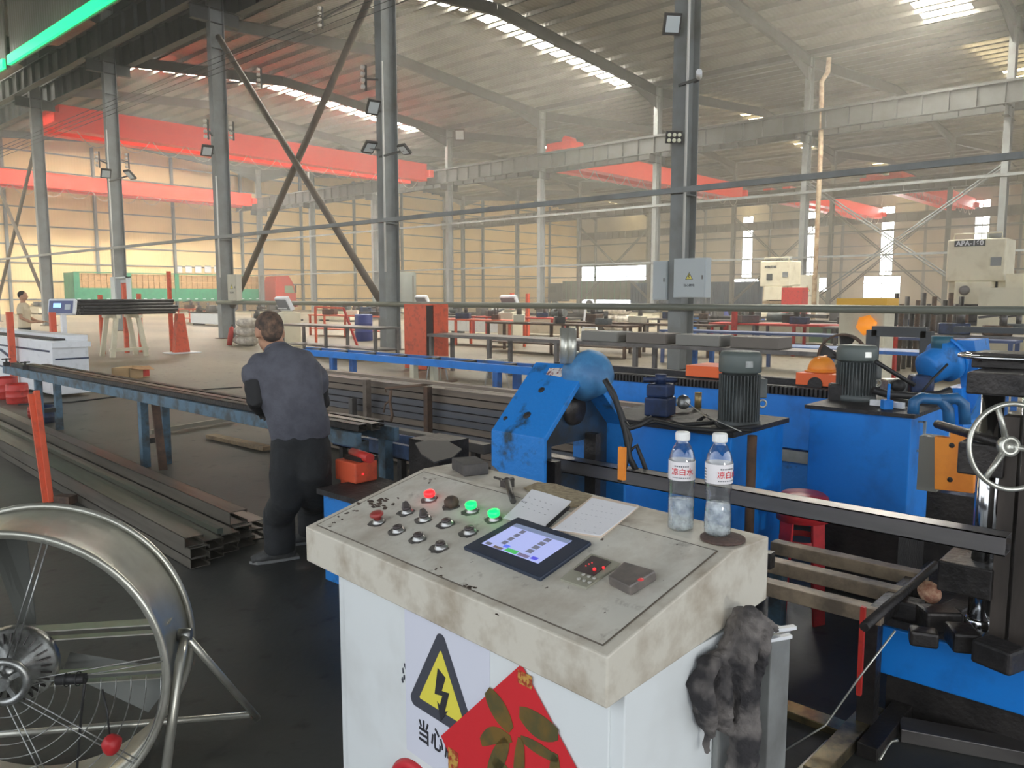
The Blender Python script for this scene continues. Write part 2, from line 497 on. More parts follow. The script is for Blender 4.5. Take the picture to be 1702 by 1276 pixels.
for (a, b, p, q) in holes[1:]:
    o = sroot('window_%d' % wi, (XW, (a + b) / 2, (p + q) / 2), 'bright daylit window in the far side wall'); wi += 1
    MB().b2((.10, a - (a + b) / 2, p - (p + q) / 2), (.14, b - (a + b) / 2, q - (p + q) / 2)).build('window_pane', M_window, o)
    f = MB()
    for yy in ((a - b) / 2, 0, (b - a) / 2): f.b2((-.02, yy - .05, (p - q) / 2), (.08, yy + .05, (q - p) / 2))
    for zz in ((p - q) / 2, 0.15 * (q - p), (q - p) / 2): f.b2((-.02, (a - b) / 2, zz - .05), (.08, (b - a) / 2, zz + .05))
    f.build('window_frame', M_steel, o)
# roller gate, half open
o = sroot('door_1', (XW, 73.8, 6.3), 'wide yard gate standing open')
f = MB(); f.b2((-.3, -7.0, -6.3), (.25, -6.6, .5)); f.b2((-.3, 6.6, -6.3), (.25, 7.0, .5)); f.b2((-.3, -7.0, .0), (.25, 7.0, .9)); f.build('gate_frame', M_steel_d, o)
# wall posts and girts
k = 4
pm = MB()
for x in [14.8 + 7.5 * i for i in range(-3, 12)]:
    o = MB().ibeam((x, YW - .2, 0), (x, YW - .2, 15.5), .22, .34, .02, (0, 1, 0)).build('wall_post', M_steel); o['kind'] = 'structure'
for y in [-1 + 9.8 * i for i in range(0, 9)]:
    o = MB().ibeam((XW - .2, y, 0), (XW - .2, y, 15.5), .24, .4, .02, (1, 0, 0)).build('wall_post', M_steel); o['kind'] = 'structure'
gm = MB()
for i in range(9):
    z = 1.3 + 1.65 * i
    gm.b2((-30, YW - .08, z - .06), (XW, YW - .002, z + .06))
struct('trim_4', gm, M_steel, 'horizontal girts on the cream wall')
gm = MB()
for i in range(1, 9):
    z = 1.3 + 1.65 * i
    for a, b in ((-25, 21.6), (23.4, 31.9), (33.7, 41.3), (43.1, 50.4), (52.2, 66.4)):
        if 4.2 < z < 12.7 or z > 12.7: gm.b2((XW - .08, a, z - .06), (XW - .002, b, z + .06))
struct('trim_5', gm, M_steel, 'horizontal girts on the grey wall')

# columns, rafters, runway beams, braces: structure
def column(x, y, w=.30, d=.55, h=VAL, conduit=False, name='steel_column'):
    c = sroot(name, (x, y, 0), 'tall grey H-section steel column')
    mb = MB(); mb.ibeam((0, 0, 0), (0, 0, h), w, d, .022, (1, 0, 0))
    for z in (1.3, 3.7, 10.6): mb.b2((-d / 2, -w / 2, z), (d / 2, w / 2, z + .02))
    mb.build('shaft', M_steel, c)
    MB().b2((-d / 2 - .1, -w / 2 - .1, 0), (d / 2 + .1, w / 2 + .1, .03)).build('base_plate', M_rust, c)
    if x < 75:
        zb_ = 11.75 if x == 15 else 10.35
        br = MB(); br.ibeam((-.95, 0, zb_), (.95, 0, zb_), .25, .5, .02); br.build('crane_bracket', M_steel_d, c)
    if conduit:
        MB().tube([(-d / 2 - .04, -w / 2 - .06, 2.3), (-d / 2 - .04, -w / 2 - .06, conduit)], .03, 8).build('conduit', mat('white_plastic_conduit', (206, 204, 198), .5), c)
    return c
for k_, y in enumerate(COLY):
    column(15, y, conduit={8.8: 12.5, 18.6: 8.2, 38.2: 9, 28.4: 6}.get(round(y, 1), False))
for y in COLY: column(45, y)
for y in COLY: column(75, y, d=.5)
for y in COLY[5:]: column(-15, y)
# roof rafters of each frame, with haunches
for (x0, x1) in ((-15, 15), (15, 45), (45, 75), (75, 105)):
    for y in COLY:
        xm = (x0 + x1) / 2
        mb = MB()
        mb.ibeam((x0, y, VAL - .65), (xm, y, RDG - .62), .22, .6, .02)
        mb.ibeam((xm, y, RDG - .62), (x1, y, VAL - .65), .22, .6, .02)
        for xs, s in ((x0, 1), (x1, -1)):
            mb.prism([(xs, y - .01, VAL - .95), (xs + s * 3.5, y - .01, VAL - .70), (xs, y - .01, VAL - 1.75)], (0, .02, 0))
        o = mb.build('roof_rafter', M_steel_d); o['kind'] = 'structure'
# slim tie rods in the roof
M_rod = mat('galvanised_rod', (186, 180, 168), .4, .5)
# crane runway beams with stiffener ribs
def runway(x, z0, h, y0=-20, y1=80.5):
    mb = MB(); mb.ibeam((x, y0, z0 + h / 2), (x, y1, z0 + h / 2), .34, h, .03)
    y = y0
    while y < y1:
        mb.b2((x - .17, y, z0 + .03), (x + .17, y + .03, z0 + h - .03)); y += 1.2
    mb.b2((x - .05, y0, z0 + h), (x + .05, y1, z0 + h + .12))
    return mb
for x in (14.1, 15.9, 44.1, 45.9, 74.1, 75.9, 104.2):
    o = runway(x, 12.0 if x < 20 else 10.6, 1.0).build('runway_beam', M_steel_d); o['kind'] = 'structure'
# longitudinal ties at 3.8 m and the handrail pipe at 1.37 m
for x in (15, 45, 75):
    o = MB().bar((x - .3, -21, 3.78), (x - .3, 80, 3.78), .11, .11).build('tie_beam', M_steel); o['kind'] = 'structure'
for x in (45, 75):
    o = MB().bar((x - .3, -21, 7.4), (x - .3, 80, 7.4), .14, .14).build('tie_beam', M_steel); o['kind'] = 'structure'
o = MB().tube([(14.66, -12, 1.37), (14.66, 28.4, 1.37)], .075, 10).build('guard_pipe', mat('grey_green_pipe', (104, 108, 98), .5, .2), None); o['kind'] = 'structure'
o['label'] = 'long grey pipe running along the column row at waist height'
# X braces
def xbrace(x, ya, yb, za, zb, r=.1, dbl=False):
    for (p, q) in (((x, ya, za), (x, yb, zb)), ((x + .15, yb, za), (x + .15, ya, zb))):
        mb = MB()
        if dbl:
            for s in (-.12, .12): mb.tube([Vector(p) + Vector((0, s, 0)), Vector(q) + Vector((0, s, 0))], r * .5, 6)
        else: mb.tube([p, q], r, 8)
        o = mb.build('cross_brace', M_brace if not dbl else M_steel); o['kind'] = 'structure'
xbrace(15.0, 18.8, 28.2, 1.2, 11.0, .11)
xbrace(15.0, 48.2, 57.6, 1.2, 10.4, .1)
for a in (8.8,): xbrace(45, a, a + 9.8, 1.0, 8.0, .09, True)
for a in (28.4, 47.8): xbrace(75, a, a + 9.8, 1.0, 9.5, .12, True)
xbrace(75, 18.6, 28.4, 1.0, 9.5, .12, True)
# mezzanine-like portal beam far behind
mb = MB(); mb.ibeam((45, 60.0, 6.6), (75, 66.0, 6.6), .3, .6)
# big downpipe at the second row
dp = MB().tube([P(1378, 96, x=44.2), P(1376, 120, x=44.2), P(1366, 135, x=44.2), P(1364, 250, x=44.2), P(1350, 560, x=44.2)], .13, 10)
o = dp.build('downpipe', mat('cream_downpipe', (188, 168, 138), .6, c2=(140, 104, 76), scale=3)); o['kind'] = 'structure'; o['label'] = 'cream rainwater downpipe on the middle column row'

# ------------------------------------------------------------------ overhead cranes
def crane(name, label, y, x0, x1, z0, h, trolley=None, gap=2.0):
    t = thing(name, label, 'crane', ((x0 + x1) / 2, y, z0 + h / 2), 0, 'red overhead travelling cranes')
    L = (x1 - x0) / 2
    for s in (-1, 1):
        mb = MB(); mb.box((0, s * gap / 2, 0), (2 * L - .8, .8, h)); mb.b2((-L + .4, s * gap / 2 - .45, h / 2), (L - .4, s * gap / 2 + .45, h / 2 + .04))
        mb.b2((-L + .4, s * gap / 2 - .45, -h / 2 - .04), (L - .4, s * gap / 2 + .45, -h / 2))
        mb.build('girder', M_red, t)
    for s in (-1, 1):
        MB().box((s * (L - .25), 0, -.1), (.5, gap + 1.6, .55), bev=.04).build('end_carriage', M_red, t)
    if trolley is not None:
        tr = MB(); tr.box((trolley * L, 0, h / 2 + .32), (1.6, gap + .3, .5), bev=.05); tr.cyl((trolley * L - .5, -.4, h / 2 + .7), (trolley * L + .5, -.4, h / 2 + .7), .3)
        tr.build('trolley', M_red, t)
    cb = MB()
    for i in range(12):
        xa = -L + 1.2 + i * (2 * L - 2.4) / 12; xb = xa + (2 * L - 2.4) / 12
        cb.tube([(xa + (xb - xa) * q / 6, -gap / 2 - .35, -h / 2 + .1 - .9 * (1 - (q / 3 - 1) ** 2)) for q in range(7)], .022, 5)
    cb.build('festoon_cable', M_rod, t)
    return t
c1 = crane('bridge_crane', 'bright red crane girder passing behind the big X brace pipes', 50.4, 16.09, 43.91, 10.85, 1.25)
crane('bridge_crane', 'red crane farther off, just above the green trailer', 77.6, 16.09, 43.91, 10.9, 1.15)
crane('bridge_crane', 'red crane hanging in the middle bay beside the twin floodlight column', 38.0, 46.09, 73.91, 11.05, 1.3, -.9)
crane('bridge_crane', 'red crane seen above the tall bright windows of the far side wall', 34.5, 76.09, 104.0, 11.1, 1.1)
crane('bridge_crane', 'red crane in the last bay beyond the large cream press', 24.5, 75.75, 104.35, 11.55, 1.1)

# ================================================================== CONTROL CONSOLE
TH = -0.083
CO = Vector((1.183, .835, 0)); CA = Vector((-math.sin(TH), math.cos(TH), 0)); CB = Vector((math.cos(TH), math.sin(TH), 0))
ZF, ZB, DS, DL, CW = .919, 1.03, .435, .59, 1.17
def lc(p): q = p - CO; return Vector((q.dot(CB), q.dot(CA), q.z))
SN = Vector((DS, 0, ZB - ZF)).cross(Vector((0, 1, 0))).normalized()      # slope normal (local)
SNW = CB * SN.x + CA * SN.y + Vector((0, 0, SN.z))
def SL(u, v, h=0.0): return lc(plane_hit(u, v, CO + Vector((0, 0, ZF)) + SNW * h, SNW))
def ZL(u, v, z=ZB): return lc(P(u, v, z=z))
def FL(u, v, off=.06): return lc(plane_hit(u, v, CO + CB * off, CB))
def spt(b, a, h=0.0): return Vector((b, a, ZF + b * (ZB - ZF) / DS)) + SN * h
SLOPE = math.atan2(ZB - ZF, DS)
RS = RY(-SLOPE)      # frame whose x runs up the slope
M_ctop = mat('console_dirty_white', (206, 200, 186), 0.55, c2=(170, 158, 140), scale=7, lo=.46, hi=.66, detail=8, bump=.05)
def chips_mat():
    m, nt, b = node_mat('console_top_stained')
    tc = nt.nodes.new('ShaderNodeTexCoord')
    def n(s, d, lo, hi):
        x = nt.nodes.new('ShaderNodeTexNoise'); x.inputs['Scale'].default_value = s; x.inputs['Detail'].default_value = d; x.inputs['Roughness'].default_value = .7
        nt.links.new(tc.outputs['Object'], x.inputs['Vector'])
        r = nt.nodes.new('ShaderNodeMapRange'); r.inputs['From Min'].default_value = lo; r.inputs['From Max'].default_value = hi
        nt.links.new(x.outputs['Fac'], r.inputs['Value']); return r.outputs['Result']
    def mix(f, a, c):
        x = nt.nodes.new('ShaderNodeMix'); x.data_type = 'RGBA'; nt.links.new(f, x.inputs[0])
        if isinstance(a, tuple): x.inputs[6].default_value = (*lin(a), 1)
        else: nt.links.new(a, x.inputs[6])
        x.inputs[7].default_value = (*lin(c), 1); return x.outputs[2]
    c = mix(n(5, 8, .42, .68), (206, 203, 192), (176, 168, 154))
    c = mix(n(16, 6, .60, .76), c, (140, 132, 122))
    c = mix(n(34, 3, .715, .73), c, (72, 60, 50))
    nt.links.new(c, b.inputs['Base Color']); b.inputs['Roughness'].default_value = .5
    return m
M_ctop2 = chips_mat()
M_cbody = mat('console_white_sheet', (222, 226, 226), 0.5, c2=(206, 208, 206), scale=3, lo=.5, hi=.8)
con = thing('control_console', 'off-white control console with tilted button top, green lamps and touch screen', 'control console', CO, TH)
LIP = .105
top = MB()
prof = [(0, ZF), (DS, ZB), (DL, ZB), (DL, ZB - LIP - .05), (0, ZF - LIP)]
top.prism([(b, 0, z) for b, z in prof], (0, CW, 0))
top.build('console_top', M_ctop, con, bevel=.004)
pan = MB()
pp = [spt(.022, .03, .0005), spt(.415, .03, .0005), spt(.415, CW - .03, .0005), spt(.022, CW - .03, .0005)]
pan.prism(pp, SN * .0016)
pan.build('button_panel', M_ctop2, con)
body = MB(); body.b2((.06, .004, .02), (DL - .03, CW - .08, ZF - LIP + .03))
body.build('cabinet_body', M_cbody, con, bevel=.003)
dr = MB(); dr.b2((.054, .04, .06), (.0605, CW - .12, ZF - LIP - .03)); dr.build('cabinet_door', M_cbody, con, bevel=.002)
pl = MB(); pl.b2((.05, .03, 0), (DL - .05, CW - .1, .02)); pl.build('plinth', M_darkmetal, con)
# paint chips on the panel top, each with a shape of its own
chip = MB()
M_chip = mat('bare_brown_metal_chip', (84, 66, 54), .7, c2=(60, 50, 44), scale=60)
for (u, v, r) in [(600, 838, 9), (615, 836, 12), (632, 833, 14), (645, 830, 10), (622, 842, 12), (640, 842, 10), (653, 838, 7), (576, 852, 6), (590, 848, 7), (562, 858, 4), (660, 828, 5),
                  (707, 795, 5), (716, 798, 4), (724, 795, 3), (715, 802, 5), (780, 975, 8), (790, 977, 6), (774, 972, 5), (725, 945, 4), (733, 942, 3), (827, 1020, 4), (570, 862, 5), (556, 868, 4), (548, 875, 4), (1202, 905, 2)]:
    for q in range(3):
        c = SL(u + random.uniform(-r * .5, r * .5), v + random.uniform(-r * .3, r * .3), .0026)
        n_ = random.randint(7, 10); R = r * .00085
        vs_ = []
        for k in range(n_):
            th = 2 * math.pi * k / n_; rr = R * random.uniform(.45, 1.25)
            vs_.append(spt(c.x + rr * .7 * math.cos(th), c.y + rr * 1.3 * math.sin(th), .0026))
        chip.add(vs_, [list(range(n_))])
chip.build('paint_chips', M_chip, con)['kind'] = 'stuff'
# push buttons, switches
M_bred = mat('lit_red_button', (250, 40, 40), .3, emit=((255, 30, 36), 1.6)); M_bgrn = mat('lit_green_button', (20, 240, 110), .3, emit=((10, 255, 100), 1.1))
M_bdk = mat('dark_button_cap', (70, 62, 62), .4); M_bbr = mat('dull_red_mushroom', (150, 56, 52), .45); M_bz = mat('button_bezel', (170, 170, 168), .3, .8)
M_smudge = mat('button_shadow_smear', (66, 64, 62), .6, c2=(110, 106, 100), scale=40)
def button(u, v, m, kind='push', label=None):
    h = .026 if kind != 'flat' else .018
    c = SL(u, v, h)
    b0, a0 = c.x, c.y
    base = spt(c.x - 0, c.y, 0); base = Vector((c.x, c.y, 0)); 
    foot = c - SN * h
    z = MB(); z.lathe([(.0185, .0), (.0185, .004), (.0155, .006), (.0145, .012)], foot, SN, 20)
    o = z.build('button_bezel', M_bz, con)
    k = MB()
    if kind == 'mush': k.lathe([(.010, .012), (.011, .02), (.020, .024), (.020, .03), (.015, .034), (0, .035)], foot, SN, 20)
    elif kind == 'sel':
        k.lathe([(.0135, .012), (.0135, .018), (0, .019)], foot, SN, 18)
        k.prism([foot + SN * .018 + RS @ Vector((-.013, -.004, 0)), foot + SN * .018 + RS @ Vector((.013, -.004, 0)), foot + SN * .034 + RS @ Vector((.006, -.003, 0)), foot + SN * .034 + RS @ Vector((-.006, -.003, 0))], RS @ Vector((0, .008, 0)))
    elif kind == 'hood':
        k.lathe([(.018, .0), (.022, .01), (.021, .022), (.012, .030), (0, .031)], foot, SN, 14)
    elif kind == 'lit': k.lathe([(.0145, .012), (.0165, .016), (.0165, .026), (.012, .029), (0, .030)], foot, SN, 22)
    else: k.lathe([(.0125, .012), (.0125, .017), (0, .0165)], foot, SN, 20)
    k.build('button_cap', m, o)
    s = MB(); vs_ = []  # dark smear around the foot, with the button's shadow painted in
    for i in range(18):
        th = 2 * math.pi * i / 18; rr = .026 * random.uniform(.85, 1.1)
        q = foot + RS @ Vector((rr * math.cos(th) * 1.0 - .006, rr * math.sin(th) * 1.1, .0028)); vs_.append(q)
    s.add(vs_, [list(range(18))]); s.build('shadow_smear', M_smudge, o)
    if label: o['label'] = label
for u, v, m, k, l in [(713, 817, M_bred, 'lit', 'lit red lamp button'), (782, 836, M_bgrn, 'lit', 'lit green lamp button'), (820, 849, M_bgrn, 'lit', 'second lit green lamp button'),
                      (749, 828, M_chip, 'hood', 'rusty brown knob'), (626, 855, M_bbr, 'mush', 'dull red mushroom stop button'), (674, 838, M_bdk, 'sel', 'black selector switch'), (703, 850, M_bdk, 'sel', None),
                      (660, 873, M_bdk, 'flat', None), (694, 886, M_bdk, 'flat', None), (731, 900, M_bdk, 'flat', None), (741, 862, M_bdk, 'flat', None), (779, 875, M_bdk, 'flat', None)]:
    button(u, v, m, k, l)
# touch screen
def slab(cn, h0, h1):
    mb = MB(); lo = [SL(*q, 0) for q in cn]
    vs_ = [p + SN * h0 for p in lo] + [p + SN * h1 for p in lo]
    mb.add(vs_, [[3, 2, 1, 0], [4, 5, 6, 7], [0, 1, 5, 4], [1, 2, 6, 5], [2, 3, 7, 6], [3, 0, 4, 7]]); return mb
M_navy = mat('screen_bezel_navy', (40, 50, 68), .35)
sc = slab([(771, 915), (862, 865), (984, 907), (899, 968)], .001, .012).build('touch_screen', M_navy, con, bevel=.003)
dn = [(802, 910), (860, 877), (952, 906), (896, 944)]
M_disp = mat('lit_screen_lilac', (150, 158, 205), .3, emit=((160, 168, 214), .55))
slab(dn, .0122, .0130).build('display', M_disp, sc)
d0, d1, d2, d3 = [SL(*q, 0) for q in dn]
def dquad(s0, s1, t0, t1, c, name='screen_key', e=.5):
    f = lambda s, t: (d0.lerp(d3, s)).lerp(d1.lerp(d2, s), t) + SN * .0134
    m_ = mat('key_%d_%d_%d' % c, c, .4, emit=(c, e))
    return MB().add([f(s0, t0), f(s1, t0), f(s1, t1), f(s0, t1)], [[0, 1, 2, 3]]).build(name, m_, sc)
for i in range(4): dquad(.22 , .30 , .20 + i * .17, .33 + i * .17, (98, 100, 118))
for i in range(4): dquad(.66, .76, .20 + i * .17, .33 + i * .17, (98, 100, 118))
dquad(.0, 1.0, .86, 1.0, (110, 122, 150)); dquad(.40, .60, .02, .14, (70, 170, 90)); dquad(.62, .8, .02, .12, (110, 100, 130))
dquad(.83, .93, .05, .15, (80, 80, 200)); dquad(.31, .40, .12, .22, (90, 110, 220)); dquad(.04, .14, .02, .12, (90, 92, 104)); dquad(.2, .36, .0, .08, (100, 88, 84))
# temperature meter
mt = slab([(931, 966), (983, 923), (1034, 940), (975, 981)], .001, .007).build('meter_frame', mat('meter_frame_grey', (150, 148, 132), .5), con, bevel=.002)
slab([(955, 952), (985, 928), (1017, 939), (988, 962)], .0075, .009).build('meter_face', M_bdk, mt)
ld = MB()
for (u, v, r) in [(988, 946, .0042), (1003, 943, .003), (984, 935, .0013), (979, 937, .0013), (974, 940, .0013)]:
    ld.ball(SL(u, v, .0095), r, 8, 6)
ld.build('red_light', M_bred, mt)
kb = MB()
for i in range(2):
    for j in range(3): kb.lathe([(.0045, 0), (.0045, .002), (0, .0025)], SL(962 + j * 9 + i * 8, 962 + j * 3 - i * 7, .009), SN, 12)
kb.build('meter_keys', mat('meter_key', (180, 178, 170), .5), mt)
# seam line around the tilted panel
sm = MB()
for q in ((.022, .03, .415, .03), (.415, .03, .415, CW - .03), (.415, CW - .03, .022, CW - .03), (.022, CW - .03, .022, .03)):
    sm.bar(spt(q[0], q[1], .0012), spt(q[2], q[3], .0012), .0028, .0024)
sm.build('panel_seam', mat('seam_dirt', (92, 84, 74), .7), con)
# open side duct with its white slats
e0 = lc(plane_hit(1284, 1062, CO - CA * .06, CA)); e1 = lc(plane_hit(1304, 1058, CO - CA * .06, CA))
dm = MB(); dm.b2((e0.x - .004, -.06, .02), (e1.x + .03, .0, e0.z)); dm.b2((e0.x - .14, -.012, .02), (e0.x, .002, e0.z + .01))
dm.build('side_duct', mat('duct_grey', (136, 138, 136), .5, c2=(110, 110, 108), scale=5), con, bevel=.003)
wsb = MB(); wsb.bar((e0.x - .05, -.05, e0.z + .006), (e0.x + .035, -.085, e0.z + .006), .014, .008); wsb.bar((e0.x - .02, -.03, e0.z + .012), (e0.x + .075, -.075, e0.z + .012), .014, .008)
wsb.build('white_slat', M_white, con)
# warning sheet on the front
M_ink = mat('sign_dark_grey', (66, 68, 78), .6); M_yel = mat('sign_yellow', (226, 214, 78), .6); M_ink2 = mat('sign_black_ink', (44, 44, 50), .6)
XF = .0535
sh = MB().b2((XF - .0006, .40, .385), (XF, .742, .80)).build('warning_sheet', mat('sheet_paper_bluewhite', (212, 214, 226), .6), con)
def tri(c, r, sc_=(1, 1), rot=0, x=XF - .001, rnd=.0):
    pts = []
    for k in range(3):
        th = math.pi / 2 + 2 * math.pi * k / 3
        base = Vector((math.cos(th), math.sin(th)))
        for j in range(-3, 4):
            t2 = th + j * .28
            pts.append((base * (r - rnd) + Vector((math.cos(t2), math.sin(t2))) * rnd))
    return [Vector((x, c[0] - p.x * sc_[0], c[1] + p.y * sc_[1])) for p in pts]
tc_ = (.585, .61)
t1 = MB().prism(tri(tc_, .150, rnd=.02), (-.0006, 0, 0)).build('warning_triangle', M_ink, sh)
MB().prism(tri(tc_, .105, x=XF - .0018, rnd=.004), (-.0005, 0, 0)).build('triangle_field', M_yel, t1)
bolt = [(-.012, .060), (.020, .045), (.004, .005), (.034, .010), (.016, -.045), (.028, -.040), (-.002, -.078), (-.016, -.030), (-.005, -.036), (.006, -.008), (-.026, -.014)]
MB().prism([Vector((XF - .0026, tc_[0] - x_, tc_[1] + z_ - .003)) for x_, z_ in bolt], (-.0005, 0, 0)).build('lightning_bolt', M_ink2, t1)
for ch, (u, v) in zip('当心触', ((705, 1219), (727, 1232), (750, 1248))):
    p = FL(u, v, XF)
    text(ch, .066, M_ink2, sh, (XF - .0012, p.y, p.z), (math.pi / 2, 0, -math.pi / 2), 'warning_lettering', bold=.001, sx=.8)
# prohibition ring, cut by the frame
pc = (.70, .235)
MB().ring((XF, pc[0], pc[1]), (1, 0, 0), .115, .016, 48, 4).build('prohibition_ring', mat('sign_red', (204, 40, 52), .5), con)
# red festive poster with the fortune character
fc = (.290, .490); H = .296
fu = MB().prism([(XF - .003, fc[0], fc[1] + H), (XF - .003, fc[0] - H, fc[1]), (XF - .003, fc[0], fc[1] - H), (XF - .003, fc[0] + H, fc[1])], (-.0006, 0, 0)).build('fortune_poster', mat('poster_red', (208, 42, 50), .5), con)
fu['label'] = 'red diamond paper with a large gold character'
M_gold = mat('dull_gold_print', (118, 92, 44), .45, c2=(88, 82, 50), scale=14, lo=.4, hi=.6)
def brush(pts):
    return MB().prism([(XF - .0045, y_, z_) for (y_, z_) in pts], (-.0005, 0, 0))
def leaf(a, b, w, bend=0.0, n=9):
    """one brush stroke from a to b on the poster; a, b = (across, up)"""
    a = Vector(a); b = Vector(b); d = b - a; nn = Vector((-d.y, d.x)).normalized(); L = []; R_ = []
    for i in range(n + 1):
        t = i / n; c = a.lerp(b, t) + nn * bend * math.sin(math.pi * t); ww = w * (math.sin(math.pi * min(1, max(0, .08 + t * .86))) ** .55)
        L.append(c + nn * ww); R_.append(c - nn * ww)
    return [(q.x, q.y) for q in L + R_[::-1]]
def FQ(u, v): p = FL(u, v, XF); return (p.y, p.z)
char = brush(leaf(FQ(812, 1146), FQ(852, 1212), .030)).build('gold_character', M_gold, fu)
for a_, b_, w_, bd in ((FQ(866, 1182), FQ(930, 1220), .030, .006), (FQ(802, 1232), FQ(852, 1226), .020, -.012), (FQ(845, 1228), FQ(815, 1290), .022, 0), (FQ(822, 1262), FQ(858, 1300), .020, 0),
                       (FQ(868, 1225), FQ(930, 1262), .014, 0), (FQ(868, 1226), FQ(862, 1330), .018, 0), (FQ(925, 1250), FQ(925, 1350), .018, 0), (FQ(868, 1280), FQ(922, 1310), .012, 0)):
    brush(leaf(a_, b_, w_, bd)).build('character_stroke', M_gold, char)
M_gl = mat('gold_label', (196, 154, 76), .5, c2=(160, 60, 40), scale=70, lo=.45, hi=.55)
MB().b2((XF - .0046, .555, .36), (XF - .0040, .515, .475)).build('gold_label', M_gl, fu)
MB().b2((XF - .0046, .30, .74), (XF - .004, .255, .77)).build('gold_label', M_gl, fu)
cb_ = MB()
for (u, v) in ((673, 1105), (670, 1115), (672, 1125), (676, 1140), (675, 1110), (669, 1130)):
    p = FL(u, v, XF); cb_.add([p + Vector((-.0004, .006 * math.cos(k) * random.uniform(.5, 1.2), .01 * math.sin(k) * random.uniform(.5, 1.2))) for k in [i * .9 for i in range(7)]], [list(range(7))])
cb_.build('paint_chips', M_ink, con)['kind'] = 'stuff'

# things on the console
def world(l): return CO + CB * l.x + CA * l.y + Vector((0, 0, l.z))
# clear box with a lamp inside
o = slab([(1013, 975), (1040, 950), (1093, 966), (1049, 993)], .003, .028).build('lamp_cover', mat('smoky_plastic', (118, 110, 104), .35, c2=(96, 90, 86), scale=20, spec=.5), None, bevel=.004)
o.location = CO; o.rotation_euler = (0, 0, TH)
tag(o, 'square smoky grey plastic box with a faint red glow, beside the keypad meter', 'box')
l_ = MB().lathe([(.007, 0), (.006, .0008), (0, .001)], SL(1065, 963, .0276), SN, 16).build('red_light', mat('dim_red_lamp', (170, 70, 70), .4, emit=((200, 40, 50), .35)), o)
# bottles
def clear_mat(name, tint, gl=.08, rough=.05):
    m = bpy.data.materials.new(name); m.use_nodes = True; nt = m.node_tree; nt.nodes.remove(nt.nodes['Principled BSDF'])
    tr = nt.nodes.new('ShaderNodeBsdfTransparent'); tr.inputs[0].default_value = (*tint, 1)
    g = nt.nodes.new('ShaderNodeBsdfGlossy'); g.inputs['Roughness'].default_value = rough
    lw = nt.nodes.new('ShaderNodeLayerWeight'); lw.inputs[0].default_value = .35
    mr = nt.nodes.new('ShaderNodeMapRange'); mr.inputs['To Min'].default_value = gl; mr.inputs['To Max'].default_value = .75
    nt.links.new(lw.outputs['Facing'], mr.inputs['Value'])
    mx = nt.nodes.new('ShaderNodeMixShader'); nt.links.new(mr.outputs[0], mx.inputs[0]); nt.links.new(tr.outputs[0], mx.inputs[1]); nt.links.new(g.outputs[0], mx.inputs[2])
    nt.links.new(mx.outputs[0], nt.nodes['Material Output'].inputs[0]); return m
M_pet = clear_mat('clear_bottle_plastic', (.93, .95, .96))
def frost_mat():
    m = bpy.data.materials.new('misted_water'); m.use_nodes = True; nt = m.node_tree; b = nt.nodes['Principled BSDF']
    b.inputs['Base Color'].default_value = (.8, .83, .84, 1); b.inputs['Roughness'].default_value = .25
    tr = nt.nodes.new('ShaderNodeBsdfTransparent'); tr.inputs[0].default_value = (.92, .95, .96, 1)
    n = nt.nodes.new('ShaderNodeTexNoise'); n.inputs['Scale'].default_value = 45; n.inputs['Detail'].default_value = 6
    tc = nt.nodes.new('ShaderNodeTexCoord'); nt.links.new(tc.outputs['Object'], n.inputs['Vector'])
    mr = nt.nodes.new('ShaderNodeMapRange'); mr.inputs['From Min'].default_value = .38; mr.inputs['From Max'].default_value = .7; mr.inputs['To Min'].default_value = .25; mr.inputs['To Max'].default_value = .75
    nt.links.new(n.outputs['Fac'], mr.inputs['Value'])
    mx = nt.nodes.new('ShaderNodeMixShader'); nt.links.new(mr.outputs[0], mx.inputs[0]); nt.links.new(tr.outputs[0], mx.inputs[1]); nt.links.new(b.outputs[0], mx.inputs[2])
    nt.links.new(mx.outputs[0], nt.nodes['Material Output'].inputs[0]); return m
M_mist = frost_mat()
M_cap = mat('white_cap', (236, 236, 234), .4); M_lab = mat('bottle_label', (228, 224, 226), .5); M_lr = mat('label_red', (206, 36, 44), .5); M_lk = mat('label_grey_print', (110, 112, 118), .6)
